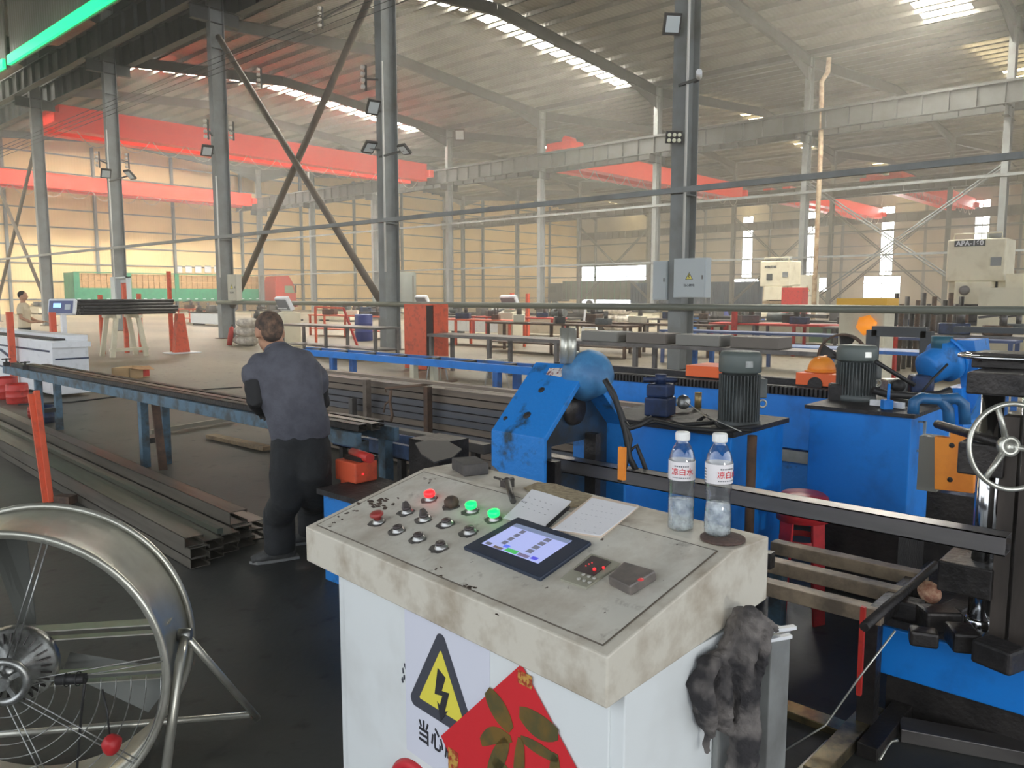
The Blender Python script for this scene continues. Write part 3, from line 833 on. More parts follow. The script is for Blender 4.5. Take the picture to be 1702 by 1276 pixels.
def bottle(loc, label, turn, waist=0.0):
    t = thing('water_bottle', label, 'bottle', loc, 0, 'water bottles on the console')
    pr = [(.0, .004), (.026, .0), (.031, .004), (.0315, .012)]
    z = .018
    while z < .125:
        w = waist * math.exp(-((z - .085) / .022) ** 2)
        pr += [(.0318 - w, z), (.0306 - w, z + .0035)]; z += .0075
    pr += [(.0318, .128), (.0318, .168), (.0312, .176), (.0285, .19), (.0225, .204), (.0165, .214), (.0135, .219), (.0135, .230)]
    MB().lathe(pr, (0, 0, 0), (0, 0, 1), 32, cap=False).build('bottle_body', M_pet, t)
    pw = [(.0, .006), (.025, .003), (.0300, .006)] + [(.0300 - waist * math.exp(-((zz_ - .085) / .022) ** 2), zz_) for zz_ in [.02, .04, .06, .075]] + [(0.0, .0755)]
    MB().lathe(pw, (0, 0, 0), (0, 0, 1), 28, cap=False).build('water', M_mist, t)
    c = MB(); c.lathe([(.0168, .222), (.0172, .224), (.0172, .240), (.0155, .2425), (0, .243)], (0, 0, 0), (0, 0, 1), 28)
    for k in range(28):
        th = 2 * math.pi * k / 28; c.box((.0172 * math.cos(th), .0172 * math.sin(th), .232), (.001, .0012, .014), RZ(th))
    c.build('cap', M_cap, t)
    lb = MB().lathe([(.0323, .127), (.0325, .128), (.0325, .172), (.0323, .173)], (0, 0, 0), (0, 0, 1), 40, cap=False).build('label', M_lab, t)
    # lettering wrapped around the label facing the aisle
    for i, ch in enumerate('凉白水'):
        th = turn + (i - 1) * .56
        text(ch, .0185, M_lr, lb, (.0331 * math.cos(th), .0331 * math.sin(th), .148), (math.pi / 2, 0, th + math.pi / 2), 'label_lettering', bold=.0001, ext=.0002)
    st = MB()
    for z_, n_, hh in ((.1625, 7, .0035), (.1345, 9, .0022)):
        for k in range(n_):
            th = turn + (k - n_ / 2) * .16; st.box((.0329 * math.cos(th), .0329 * math.sin(th), z_), (.0003, .0035, hh), RZ(th))
    th = turn - 1.9
    for k in range(5): st.box((.0329 * math.cos(th), .0329 * math.sin(th), .160 - k * .007), (.0003, .010, .003), RZ(th))
    st.build('label_print', M_lk, lb)
    return t
ca = math.atan2(-CO.y, -CO.x)
b1 = world(ZL(1131, 879)); b2_ = world(ZL(1192, 888, ZB + .007))
bottle((b1.x, b1.y, ZB + .0005), 'clear water bottle with red characters centred on its label, beside the dark disc', math.atan2(-b1.y, -b1.x) + .05)
bottle((b2_.x, b2_.y, ZB + .0085), 'clear water bottle pinched at the waist, standing on the brown disc', math.atan2(-b2_.y, -b2_.x) + .72, .0035)
dc = world(ZL(1201, 897))
o = MB().lathe([(.0, 0), (.050, 0), (.052, .002), (.052, .006), (.050, .0075), (0, .0075)], (0, 0, 0), (0, 0, 1), 40).build('round_disc', mat('brown_abrasive_disc', (92, 72, 64), .8, c2=(76, 62, 58), scale=80, bump=.3, bscale=200)); o.location = (dc.x, dc.y, ZB + .0006)
tag(o, 'round brown disc under a bottle at the console corner', 'disc')
# note sheets, pen, open notebook, cardboard
def conobj(mb, name, m, label, cat, bevel=0, group=None):
    o = mb.build(name, m, None, bevel=bevel); o.location = CO; o.rotation_euler = (0, 0, TH); return tag(o, label, cat, group)
def sheet(cn, h, th=.0008, curl=.004):
    a, b, c, d = [SL(*q, h) for q in cn]; mb = MB(); n = 8; vs_ = []
    for i in range(n + 1):
        for j in range(n + 1):
            s, t = i / n, j / n
            p = a.lerp(b, s).lerp(d.lerp(c, s), t); vs_.append(p + SN * (curl * (s - .5) ** 2 * 4 * .5 + curl * .3 * math.sin(t * 5)))
    m_ = len(vs_); vs_ += [p - SN * th for p in vs_]
    f = [[i * (n + 1) + j, (i + 1) * (n + 1) + j, (i + 1) * (n + 1) + j + 1, i * (n + 1) + j + 1] for i in range(n) for j in range(n)]
    f += [[m_ + q for q in x][::-1] for x in f]
    ed = [j for j in range(n + 1)] + [i * (n + 1) + n for i in range(1, n + 1)] + [n * (n + 1) + j for j in range(n - 1, -1, -1)] + [i * (n + 1) for i in range(n - 1, 0, -1)]
    f += [[ed[k], ed[(k + 1) % len(ed)], m_ + ed[(k + 1) % len(ed)], m_ + ed[k]] for k in range(len(ed))]
    mb.add(vs_, f); return mb
M_card = mat('speckled_cardboard', (164, 150, 120), .8, c2=(128, 112, 88), scale=60)
cdm = MB().prism([ZL(870, 812, ZB + .001), ZL(893, 803, ZB + .001), ZL(925, 806, ZB + .001), ZL(985, 825, ZB + .001), ZL(975, 838, ZB + .001), ZL(945, 845, ZB + .001)], (0, 0, .004))
conobj(cdm, 'cardboard_piece', M_card, 'torn speckled cardboard lying under the papers at the back', 'cardboard')
pap = sheet([(836, 862), (884, 814), (950, 833), (903, 880)], .008)
o = conobj(pap, 'note_sheet', M_paper, 'loose white note sheets with faint handwriting, left of the pen', 'paper')
ln = MB()
for r in range(3):
    for k in range(5):
        p = SL(880 + k * 9 - r * 5, 826 + k * 3.2 + r * 8, .0125); ln.box(p, (.0012, .007 * random.uniform(.5, 1), .0004), RS)
for k in range(3): ln.box(SL(868 + k * 3, 833 + k, .0125), (.006, .003, .0004), RS)
ln.build('handwriting', M_lk, o)
pen = MB(); pa, pb = SL(906, 878, .010), SL(946, 842, .014); pen.tube([pa, pa.lerp(pb, .12), pb.lerp(pa, .1), pb], [.0015, .005, .005, .004], 10)
conobj(pen, 'pen', M_rubber, 'black pen lying between the note sheets and the notebook', 'pen')
nb = [(916, 884), (986, 830), (1062, 845), (1000, 896)]
o = conobj(slab(nb, .003, .011), 'notebook', mat('notebook_edge', (214, 196, 178), .7), 'open notebook with white handwritten page and pinkish edge', 'notebook')
pg = sheet([(919, 880), (984, 828), (1058, 843), (998, 890)], .0145, .002, .003); pgo = pg.build('page', M_paper, o)
ln = MB()
for r in range(6):
    for k in range(7):
        if random.random() < .75: ln.box(SL(985 + k * 8 - r * 9, 838 + k * 1.6 + r * 7.5, .0185), (.0009, .008 * random.uniform(.4, 1), .0004), RS)
ln.build('handwriting', mat('pencil_grey', (170, 170, 178), .7), pgo)
# dark rubber block and toggle tool
bq = MB(); c = ZL(760, 779, ZB + .018); bq.box((.515, c.y, ZB + .0195), (.085, .125, .038), RZ(-.35), .004)
conobj(bq, 'magnet_block', mat('dark_block', (64, 62, 62), .7, c2=(76, 72, 70), scale=30), 'dark grey block on the far back corner of the console', 'block')
tm = MB(); a_ = ZL(843, 800, ZB + .02); tm.tube([ZL(822, 793, ZB + .012), a_], .004, 8); tm.ball(a_, .013, 12, 8); tm.tube([a_ + Vector((.03, .01, .0)), a_, SL(848, 818, .014), SL(853, 833, .012)], [.008, .011, .009, .009], 10)
tm.box(a_ + Vector((0, 0, -.006)), (.03, .03, .02))
conobj(tm, 'toggle_clamp', mat('gunmetal', (78, 76, 74), .45, .6), 'small dark metal clamp tool with its handle across the back ledge', 'tool')

# rag hanging over the console side
rag = MB()
def RG(u, v, a=-.05): return lc(plane_hit(u, v, CO + CA * a, CA))
def strip(pts, rs, a=-.05): rag.tube([RG(u, v, a) for u, v in pts], rs, 10, flat=.55)
strip([(1236, 1012), (1226, 1040), (1212, 1080), (1204, 1130), (1208, 1180)], [.022, .028, .026, .024, .016], -.03)
strip([(1240, 1010), (1245, 1050), (1232, 1110), (1235, 1180), (1230, 1276), (1230, 1300)], [.022, .032, .034, .036, .034, .03], -.06)
strip([(1248, 1012), (1268, 1045), (1262, 1090), (1250, 1160), (1248, 1240), (1248, 1300)], [.020, .026, .022, .022, .026, .024], -.075)
strip([(1255, 1018), (1280, 1040), (1292, 1048)], [.016, .02, .012], -.06)
strip([(1200, 1086), (1176, 1100), (1165, 1140), (1172, 1190), (1180, 1225)], [.018, .026, .034, .03, .016], -.025)
strip([(1200, 1100), (1190, 1150), (1196, 1200), (1206, 1212)], [.03, .04, .034, .018], -.03)
strip([(1176, 1195), (1176, 1235), (1175, 1255)], [.018, .014, .007], -.022)
strip([(1150, 1102), (1152, 1104)], [.004, .004], -.02)
M_rag = mat('greasy_grey_rag', (122, 116, 112), .9, c2=(46, 44, 46), scale=9, lo=.4, hi=.6, detail=3, bump=.6, bscale=50)
o = conobj(rag, 'rag', M_rag, 'greasy dark grey rag hanging over the side of the console', 'rag')
md = o.modifiers.new('cloth', 'REMESH'); md.mode = 'VOXEL'; md.voxel_size = .006; md.use_smooth_shade = True
md = o.modifiers.new('relax', 'SMOOTH'); md.iterations = 3
tx = bpy.data.textures.new('fold_noise', 'CLOUDS'); tx.noise_scale = .045
md = o.modifiers.new('folds', 'DISPLACE'); md.texture = tx; md.strength = .022; md.mid_level = .5

# ================================================================== helpers for soft bodies
def loft(mb, rings, right, n=18):
    """rings: (centre, half width, half depth); ring plane spanned by <right> and the path normal"""
    N = len(rings); vs_ = []; fs = []
    C_ = [Vector(r[0]) for r in rings]
    for i in range(N):
        t = (C_[min(i + 1, N - 1)] - C_[max(i - 1, 0)]).normalized()
        r_ = (Vector(right) - t * t.dot(Vector(right))).normalized(); f_ = t.cross(r_)
        for k in range(n):
            th = 2 * math.pi * k / n
            vs_.append(C_[i] + r_ * rings[i][1] * math.cos(th) + f_ * rings[i][2] * math.sin(th))
    for i in range(N - 1):
        for k in range(n): fs.append([i * n + k, i * n + (k + 1) % n, (i + 1) * n + (k + 1) % n, (i + 1) * n + k])
    fs.append(list(range(n))[::-1]); fs.append([(N - 1) * n + k for k in range(n)])
    mb.add(vs_, fs, True); return mb
def soft(o, vox=.012, it=4, disp=None, scale=.1):
    md = o.modifiers.new('one_surface', 'REMESH'); md.mode = 'VOXEL'; md.voxel_size = vox; md.use_smooth_shade = True
    md = o.modifiers.new('relax', 'SMOOTH'); md.iterations = it; md.factor = .6
    if disp:
        tx = bpy.data.textures.new('cloth_folds', 'CLOUDS'); tx.noise_scale = scale
        md = o.modifiers.new('folds', 'DISPLACE'); md.texture = tx; md.strength = disp; md.mid_level = .5
    return o
def hand(mb, wrist, direction, palm_n, s=1.0, curl=.5, side=1):
    d = Vector(direction).normalized(); nrm = Vector(palm_n); nrm = (nrm - d * nrm.dot(d)).normalized(); sd = d.cross(nrm) * side
    w = Vector(wrist)
    loft(mb, [(w, .026 * s, .018 * s), (w + d * .03 * s, .034 * s, .017 * s), (w + d * .075 * s, .042 * s, .015 * s), (w + d * .095 * s, .040 * s, .012 * s)], sd, 12)
    for k, (off, L) in enumerate(((-.031, .062), (-.010, .075), (.011, .070), (.031, .055))):
        p = w + d * .09 * s + sd * off * s; pts = [p]; dd = d.copy()
        for j in range(3):
            dd = (dd * math.cos(curl * .8) + nrm * math.sin(curl * .8)).normalized(); pts.append(pts[-1] + dd * L * s * (.42, .32, .26)[j])
        mb.tube(pts, [.0095 * s, .009 * s, .008 * s, .006 * s], 8)
    p = w + d * .03 * s - sd * .03 * s
    mb.tube([p, p + (d * .6 - sd * .7 + nrm * .2) * .035 * s, p + (d * 1.3 - sd * .9 + nrm * .5) * .045 * s], [.012 * s, .010 * s, .007 * s], 8)

# ================================================================== THE WORKER AT THE TABLE
M_skin = mat('tanned_skin', (184, 140, 112), .6, c2=(168, 122, 96), scale=12)
M_hair = mat('cropped_hair', (64, 54, 48), .85, c2=(118, 92, 74), scale=26)
M_shirt = mat('slate_work_shirt', (84, 85, 94), .85, c2=(72, 72, 80), scale=14, bump=.25, bscale=90)
M_trou = mat('black_trousers', (30, 33, 36), .85, c2=(26, 28, 30), scale=10, bump=.2, bscale=60)
M_slv = mat('black_oversleeve', (28, 28, 30), .8)
M_shoe = mat('grey_shoe', (84, 84, 82), .7, c2=(58, 58, 58), scale=20)
M_glove = mat('grey_work_glove', (120, 116, 112), .85, c2=(52, 50, 50), scale=30)
def W(u, v, d): return P(u, v, d=d)
wk = thing('person', 'person in slate shirt and black trousers bending over the blue-grey table', 'person', (2.38, 4.11, 0))
R1 = _rt
hip = W(497, 722, 4.58)
lf = P(466, 930, z=0); rf = P(520, 900, z=0)
body = MB()
hc = W(447, 551, 4.62)      # head centre
neck = W(462, 582, 4.62)
fwd = (W(400, 600, 5.1) - hc).normalized()
# legs (inside the trousers), torso, neck
for (ft, ku, kv, kd, hx) in ((lf, 478, 826, 4.60, 482), (rf, 524, 820, 4.72, 516)):
    loft(body, [(W(hx, 742, 4.6), .085, .09), (W((hx + ku) / 2, 785, 4.58), .08, .08), (W(ku, kv, kd), .058, .06), (ft + Vector((0, 0, .26)), .052, .055), (ft + Vector((0, 0, .07)), .036, .04)], R1, 14)
loft(body, [(hip - Vector((0, 0, .04)), .15, .11), (W(492, 690, 4.56), .14, .11), (W(482, 650, 4.56), .16, .11), (W(472, 618, 4.57), .185, .10), (W(468, 600, 4.58), .16, .08), (neck, .055, .055), (hc, .052, .055)], R1, 18)
ls = W(424, 612, 4.55); le = W(424, 662, 4.48); lw = W(434, 684, 4.72)
rs_ = W(523, 622, 4.62); re = W(534, 668, 4.82); rw = W(482, 688, 5.02)
for (s_, e_, w_) in ((ls, le, lw), (rs_, re, rw)):
    body.tube([s_, s_.lerp(e_, .5), e_, e_.lerp(w_, .5), w_], [.050, .046, .038, .034, .026], 12)
# head with face turned away and down
hr = Matrix.Rotation(math.radians(0), 3, 'Z')
hd = MB()
side = Vector((0, 0, 1)).cross(fwd).normalized(); upv = fwd.cross(side).normalized()
Hm = Matrix((fwd, side, upv)).transposed()
def hp(f, s, u): return hc + Hm @ Vector((f, s, u))
body.ball(hp(-.012, 0, .018), (.098, .077, .094), 18, 12, Hm)
body.ball(hp(.03, 0, -.045), (.066, .058, .072), 14, 10, Hm)
body.ball(hp(.055, 0, -.085), (.035, .035, .03), 12, 8, Hm)
body.tube([hp(.09, 0, .01), hp(.118, 0, -.03), hp(.092, 0, -.04)], [.009, .014, .008], 8)
for s_ in (-1, 1):
    body.ball(hp(-.012, s_ * .079, -.012), (.020, .009, .034), 10, 8, Hm)
    body.ball(hp(.082, s_ * .03, .006), (.012, .016, .008), 8, 6, Hm)
body.tube([hp(.088, -.02, -.068), hp(.094, 0, -.068), hp(.088, .02, -.068)], .006, 6)
soft(body.build('body', M_skin, wk, world=True), .009, 3)
hm = MB(); hm.ball(hp(-.020, 0, .030), (.0985, .079, .0865), 20, 12, Hm); hm.ball(hp(-.045, 0, -.005), (.068, .066, .075), 16, 10, Hm)
soft(hm.build('hair', M_hair, wk, world=True), .008, 1)
ey = MB()
for s_ in (-1, 1): ey.ball(hp(.088, s_ * .03, .002), (.006, .011, .006), 8, 6, Hm)
ey.build('eye', M_rubber, wk, world=True)
# shirt: torso shell with short sleeves and collar
st = MB()
loft(st, [(W(500, 727, 4.59), .172, .13), (W(497, 708, 4.57), .176, .135), (W(490, 680, 4.55), .172, .135), (W(482, 650, 4.55), .190, .13), (W(474, 622, 4.56), .205, .12), (W(470, 602, 4.58), .175, .095), (W(464, 588, 4.61), .085, .075), (W(459, 578, 4.62), .066, .066)], (R1 + Vector((0, 0, .13))), 24)
st.tube([ls + Vector((0, 0, .01)), ls.lerp(le, .25), ls.lerp(le, .52)], [.075, .078, .07], 14)
st.ball(ls.lerp(W(455, 606, 4.58), .35), .085, 14, 10)
st.ball(rs_.lerp(W(495, 610, 4.59), .35), .085, 14, 10)
st.tube([W(455, 606, 4.58), W(424, 610, 4.55)], [.075, .076], 14)
st.tube([W(495, 610, 4.59), rs_], [.075, .076], 14)
st.tube([rs_, rs_.lerp(re, .3), rs_.lerp(re, .5)], [.074, .075, .068], 14)
o = soft(st.build('shirt', M_shirt, wk, world=True), .010, 10, .014, .16)
col_ = MB(); col_.ring(W(460, 580, 4.62), (neck - W(474, 622, 4.56)).normalized(), .062, .012, 20, 8)
col_.build('collar', M_shirt, wk, world=True)
sl = MB(); sl.tube([ls.lerp(le, .48), ls.lerp(le, .75), le, le.lerp(lw, .5), lw.lerp(le, .08)], [.062, .056, .053, .048, .036], 14)
soft(sl.build('oversleeve', M_slv, wk, world=True), .009, 2, .012, .06)
sl = MB(); sl.tube([rs_.lerp(re, .46), re, re.lerp(rw, .5), rw], [.06, .053, .046, .036], 14)
soft(sl.build('oversleeve', M_slv, wk, world=True), .009, 2, .012, .06)
hn = MB(); hand(hn, lw, (W(446, 693, 4.92) - lw), (0, 0, -1), 1.0, .35, 1)
soft(hn.build('gloved_hand', M_glove, wk, world=True), .005, 1)
hn = MB(); hand(hn, rw, (W(468, 691, 5.16) - rw), (0, 0, -1), 1.0, .35, -1)
soft(hn.build('gloved_hand', M_glove, wk, world=True), .005, 1)
tr = MB()
loft(tr, [(W(498, 700, 4.56), .148, .115), (W(498, 725, 4.58), .165, .13), (W(498, 745, 4.6), .170, .13)], R1 + Vector((0, 0, .1)), 20)
for (ft, ku, kv, kd, hx) in ((lf, 478, 826, 4.60, 483), (rf, 524, 820, 4.72, 515)):
    loft(tr, [(W(hx, 735, 4.59), .115, .12), (W((hx + ku) / 2, 785, 4.58), .112, .112), (W(ku, kv, kd), .095, .095), (ft + Vector((0, 0, .28)), .098, .10), (ft + Vector((0, 0, .10)), .092, .10), (ft + Vector((0, 0, .055)), .090, .098)], R1, 16)
soft(tr.build('trousers', M_trou, wk, world=True), .011, 6, .02, .12)
for ft in (lf, rf):
    s_ = MB(); dd = Vector((-.55, .83, 0)); dd = Vector((-.85, .35, 0)).normalized()
    loft(s_, [(ft - dd * .09 + Vector((0, 0, .045)), .032, .036), (ft - dd * .05 + Vector((0, 0, .05)), .042, .046), (ft + dd * .04 + Vector((0, 0, .045)), .046, .042), (ft + dd * .12 + Vector((0, 0, .032)), .048, .030), (ft + dd * .17 + Vector((0, 0, .024)), .034, .020)], Vector((-dd.y, dd.x, 0)), 14)
    o = soft(s_.build('shoe', M_shoe, wk, world=True), .008, 2)
    MB().prism([ft + dd * a_ + Vector((-dd.y, dd.x, 0)) * b_ + Vector((0, 0, .001)) for a_, b_ in ((-.11, -.035), (.05, -.048), (.14, -.045), (.18, 0), (.14, .045), (.05, .048), (-.11, .035))], (0, 0, .016)).build('sole', mat('grey_sole', (120, 120, 118), .8), o, world=True)

# ================================================================== BIG DRUM FAN
fcn = W(8, 1136, 2.36); FR = .455
fn = (_fw * math.cos(math.radians(9)) - _rt * math.sin(math.radians(9))).normalized()
fs_ = Vector((0, 0, 1)).cross(fn).normalized() * -1      # to the right seen from the camera
FU = Vector((0, 0, 1))
def fp(s, u, n): return fcn + fs_ * s + FU * u + fn * n
fan = thing('drum_fan', 'large galvanised drum fan on a tube stand', 'fan', (fcn.x, fcn.y, 0))
dm = MB(); n = 64; vs_ = []
pr = [(FR, 0), (FR * 1.0, .30), (FR - .012, .30), (FR - .012, 0)]
dm.lathe(pr + [pr[0]], fcn, fn, 72, cap=False)
dm.build('drum', M_galv, fan, world=True)
rm = MB(); rm.ring(fcn, fn, FR + .004, .010, 72, 8); rm.build('front_rim', M_galv, fan, world=True)
rm = MB(); rm.ring(fcn + fn * .30, fn, FR + .006, .012, 72, 8); rm.build('back_rim', M_galv, fan, world=True)
gd = MB()
for k in range(9): gd.tube([fp((.10 + k * .043) * math.cos(-a_ * math.pi / 24 + .0), (.10 + k * .043) * math.sin(-a_ * math.pi / 24), -.012) for a_ in range(0, 26)], .0018, 5)
gd.build('guard_wire', M_alu, fan, world=True)['kind'] = 'stuff'
for th in (72, 6, -38, -72, -120, 165, 125):
    w_ = MB(); c_, s_ = math.cos(math.radians(th)), math.sin(math.radians(th))
    for o_ in (-.008, .008): w_.tube([fp(c_ * .06 - s_ * o_, s_ * .06 + c_ * o_, -.02), fp(c_ * FR - s_ * o_, s_ * FR + c_ * o_, -.005)], .0022, 6)
    w_.build('guard_spoke', M_alu, fan, world=True)
# motor cross bars (angle sections), hub, belt wheel
for z_, w__ in ((.115, .05), (-.035, .045)):
    b_ = MB(); b_.bar(fp(-FR + .01, z_, .12), fp(FR - .01, z_, .12), w__, .004, FU); b_.bar(fp(-FR + .01, z_ - w__ / 2, .10), fp(FR - .01, z_ - w__ / 2, .10), .004, .03, fn)
    b_.build('cross_bar', M_galv, fan, world=True)
hb_ = MB(); hb_.lathe([(.0, -.035), (.026, -.03), (.030, .0), (.115, .02), (.12, .05), (.10, .07), (.05, .09), (.05, .16), (0, .165)], fp(.008, .03, .03), fn, 32)
hb_.build('hub', M_alu, fan, world=True)
pw_ = MB(); pw_.ring(fp(.008, .015, -.02), fn, .062, .012, 36, 8); pw_.lathe([(.02, -.01), (.02, .02), (0, .02)], fp(.008, .015, -.03), fn, 16)
for k in range(4):
    th = k * math.pi / 2 + .5; pw_.bar(fp(.008, .015, -.02), fp(.008 + .06 * math.cos(th), .015 + .06 * math.sin(th), -.02), .014, .008, fn)
pw_.build('belt_pulley', M_alu, fan, world=True)
vt = MB()
for k in range(28):
    th = 2 * math.pi * k / 28; vt.bar(fp(.008 + .08 * math.cos(th), .03 + .08 * math.sin(th), .035), fp(.008 + .108 * math.cos(th), .03 + .108 * math.sin(th), .045), .004, .006, fn)
vt.build('cooling_fins', M_darkmetal, fan, world=True)
for th in (98, 218, 340):
    c_, s_ = math.cos(math.radians(th)), math.sin(math.radians(th)); b_ = MB()
    q = [(.10, -.03, .19), (.40, -.075, .16), (.425, .0, .18), (.40, .06, .21), (.10, .03, .21)]
    P3 = [fp(c_ * r_ - s_ * t_, s_ * r_ + c_ * t_, n_) for r_, t_, n_ in q]
    b_.prism(P3, fn * .003); b_.build('blade', mat('dull_blade', (96, 98, 94), .5, .6), fan, world=True)
cpc = MB(); a_, b_ = W(95, 1130, 2.37), W(142, 1127, 2.37); cpc.tube([a_, b_], .016, 14); cpc.ring(a_.lerp(b_, .35), (b_ - a_), .020, .002, 20, 5); cpc.ring(a_.lerp(b_, .75), (b_ - a_), .020, .002, 20, 5)
cpc.build('capacitor', M_rubber, fan, world=True)
cb = MB(); cb.tube([b_, W(138, 1160, 2.38), W(134, 1200, 2.4), W(128, 1276, 2.42), W(127, 1320, 2.44)], .004, 6); cb.tube([W(170, 1145, 2.37), W(178, 1180, 2.36), W(182, 1222, 2.35)], .003, 6)
cb.build('cable', M_rubber, fan, world=True)
rg = MB(); rg.ball(W(186, 1237, 2.34), (.030, .026, .030), 12, 8); soft(rg.build('red_tag', M_bred2 if False else mat('faded_red_plastic', (170, 36, 40), .5), fan, world=True), .006, 1, .012, .03)
# tube stand: sloping legs right and left, and floor cross tubes
for sgn in (1, -1):
    pv = fp(sgn * (FR + .02), .05, .16)
    l1 = fp(sgn * (FR - .03), 0, -.02); l1.z = .012
    l2 = fp(sgn * (FR + .18), 0, .50); l2.z = .012
    lg = MB(); lg.tube([pv, fp(sgn * (FR + .025), 0.0, .06), l1], [.014, .0155, .0155], 12); lg.build('stand_leg', M_galv, fan, world=True)
    lg = MB(); lg.tube([pv, l2], .0125, 12); lg.build('stand_leg', M_galv, fan, world=True)
    MB().lathe([(.02, -.02), (.02, .02)], pv, fs_, 14).build('pivot_bolt', M_alu, fan, world=True)
tb = MB(); a_ = fp(-(FR + .16), 0, .46); b_ = fp(FR + .16, 0, .46); a_.z = b_.z = .05; tb.tube([a_, b_], .012, 10); tb.build('stand_crossbar', M_galv, fan, world=True)

# ================================================================== STACK OF C CHANNELS ON THE FLOOR
M_chan = mat('cold_rolled_steel', (124, 118, 108), .36, .6, c2=(86, 82, 76), scale=4, stretch=(1, .08, 1), lo=.42, hi=.62)
def cchan(w, h, L, t=.0035, lip=.018):
    """C profile lying on its web: mouth upwards or sideways; drawn as open section"""
    mb = MB()
    mb.b2((0, 0, 0), (w, L, t)); mb.b2((0, 0, h - t), (w, L, h)); mb.b2((0, 0, 0), (t, L, h))
    mb.b2((w - t, 0, 0), (w, L, lip)); mb.b2((w - t, 0, h - lip), (w, L, h))
    return mb
pb = P(317, 947, z=0); ang = math.radians(-3.2)
specs = []
for i, (dx, z) in enumerate([(0, 0), (.125, 0), (.25, 0), (.375, 0), (.50, 0), (0, .064), (.125, .064), (.25, .064), (.375, .064), (.50, .064), (-.02, .128), (.375, .128)]):
    specs.append((dx, z, .118, .060 if not (i == 11) else .085))
names = {0: 'lowest channel at the fan side of the floor stack', 5: 'second-layer channel at the fan side of the floor stack', 10: 'top-layer channel at the fan side of the floor stack', 11: 'tall top-layer channel with a large dark opening', 4: 'lowest channel nearest the shoe of the bending person',
         9: 'second-layer channel nearest the shoe of the bending person', 1: 'bottom channel second in from the fan side', 2: 'bottom channel in the middle of the stack', 3: 'bottom channel under the tall open one', 6: 'second-layer channel, second in from the fan side',
         7: 'second-layer channel in the middle of the stack', 8: 'second-layer channel right under the tall open one'}
for i, (dx, z, w_, h_) in enumerate(specs):
    jit = random.uniform(-.03, .03)
    o = cchan(w_, h_, 7.2).build('steel_channel', M_chan)
    q = Vector((pb.x, pb.y, 0)) + RZ(ang) @ Vector((dx, dx * .55 + jit + (.05 if z > .1 else 0), 0))
    o.location = (q.x, q.y, z + .004); o.rotation_euler = (0, 0, ang)
    tag(o, names[i], 'steel channel', 'channels stacked on the floor')
a_ = Vector((pb.x, pb.y, 0)) + RZ(ang) @ Vector((.235, .15, .132))
o = MB().b2((0, 0, 0), (.035, 6.8, .035)).build('steel_strip', mat('greenish_steel_strip', (100, 108, 98), .35, .6)); o.location = (a_.x, a_.y, .1315); o.rotation_euler = (0, 0, ang)
tag(o, 'narrow pale steel strip lying in the groove on top of the floor stack', 'steel strip')
# orange post with its foot
pst = P(84, 838, z=0)
po = thing('floor_post', 'orange-red leaning steel post standing beside the floor stack', 'post', (pst.x, pst.y, 0))
tp = P(60, 650, x=pst.x + .05)
MB().bar(pst + Vector((0, 0, .01)), tp, .055, .04, (1, 0, 0)).build('post', M_orange, po, world=True, bevel=.003)
MB().bar(pst + Vector((-.02, 0, .01)), tp + Vector((-.03, 0, -.02)), .02, .06, (1, 0, 0)).build('post_flange', M_orange, po, world=True)
MB().box((pst.x + .02, pst.y - .03, .012), (.16, .24, .022), RZ(.4)).build('foot_plate', M_rust, po, world=True)
fb = P(108, 838, z=0); MB().box((fb.x + .0, fb.y - .02, .045), (.09, .14, .06), RZ(.5)).build('foot_block', M_rust, po, world=True)

# ================================================================== RUN-OUT TABLE with profiles
TX0, TX1, TZ = 2.94, 3.24, .755
tb = thing('roller_table', 'long narrow faded blue steel run-out table carrying dark profiles', 'table', (TX0, 6.5, 0))
for x_ in (TX0, TX1):
    MB().b2((x_ - .02, 3.97, TZ - .09), (x_ + .02, 11.1, TZ)).build('side_rail', M_bluegrey, tb, world=True, bevel=.003)
for k in range(10):
    y_ = 4.3 + k * .72; MB().cyl((TX0 + .02, y_, TZ - .03), (TX1 - .02, y_, TZ - .03), .03, 14).build('roller', M_steelbar, tb, world=True)
for (yy, h) in ((7.5, 1), (10.4, 1), (4.15, 1)):
    for x_ in (TX0 + .15, TX1 + .05):
        MB().b2((x_ - .035, yy - .035, 0), (x_ + .035, yy + .035, TZ - .09)).build('leg', M_bluegrey, tb, world=True)
    MB().b2((TX0 + .15, yy - .02, .22), (TX1 + .05, yy + .02, .27)).build('leg_brace', M_darkmetal, tb, world=True)
o = MB().bar((TX0 + .16, 7.15, .02), (TX0 + .2, 7.35, .66), .07, .03).build('support_prop', M_rust, tb, world=True)
for i, (x_, z_, m_, L0, L1, w_, lab) in enumerate([(2.99, TZ + .001, M_darkmetal, 4.0, 10.9, .07, 'dark profile lying along the near side of the run-out table'), (3.08, TZ + .001, M_chan, 3.98, 10.6, .07, 'steel profile in the middle of the run-out table'),
                                           (3.17, TZ + .001, M_darkmetal, 4.05, 10.4, .06, 'dark profile along the far side of the run-out table')]):
    o = cchan(w_, .045, L1 - L0).build('steel_profile', m_); o.location = (x_ - w_ / 2, L0, z_)
    tag(o, lab, 'steel profile', 'profiles on the run-out table')
# small clamps at the far end of the table
for i, yy in enumerate((11.0, 10.3)):
    mb = MB(); mb.box((0, 0, .02), (.07, .05, .05), bev=.005); mb.cyl((0, 0, .03), (0, 0, .09), .012); mb.cyl((-.05, 0, .08), (.05, 0, .08), .008)
    o = mb.build('end_clamp', M_black); o.location = (TX0, yy, TZ + .006); tag(o, ('black clamp on the very end of the run-out table', 'second black clamp, a little in from the table end')[i], 'clamp')

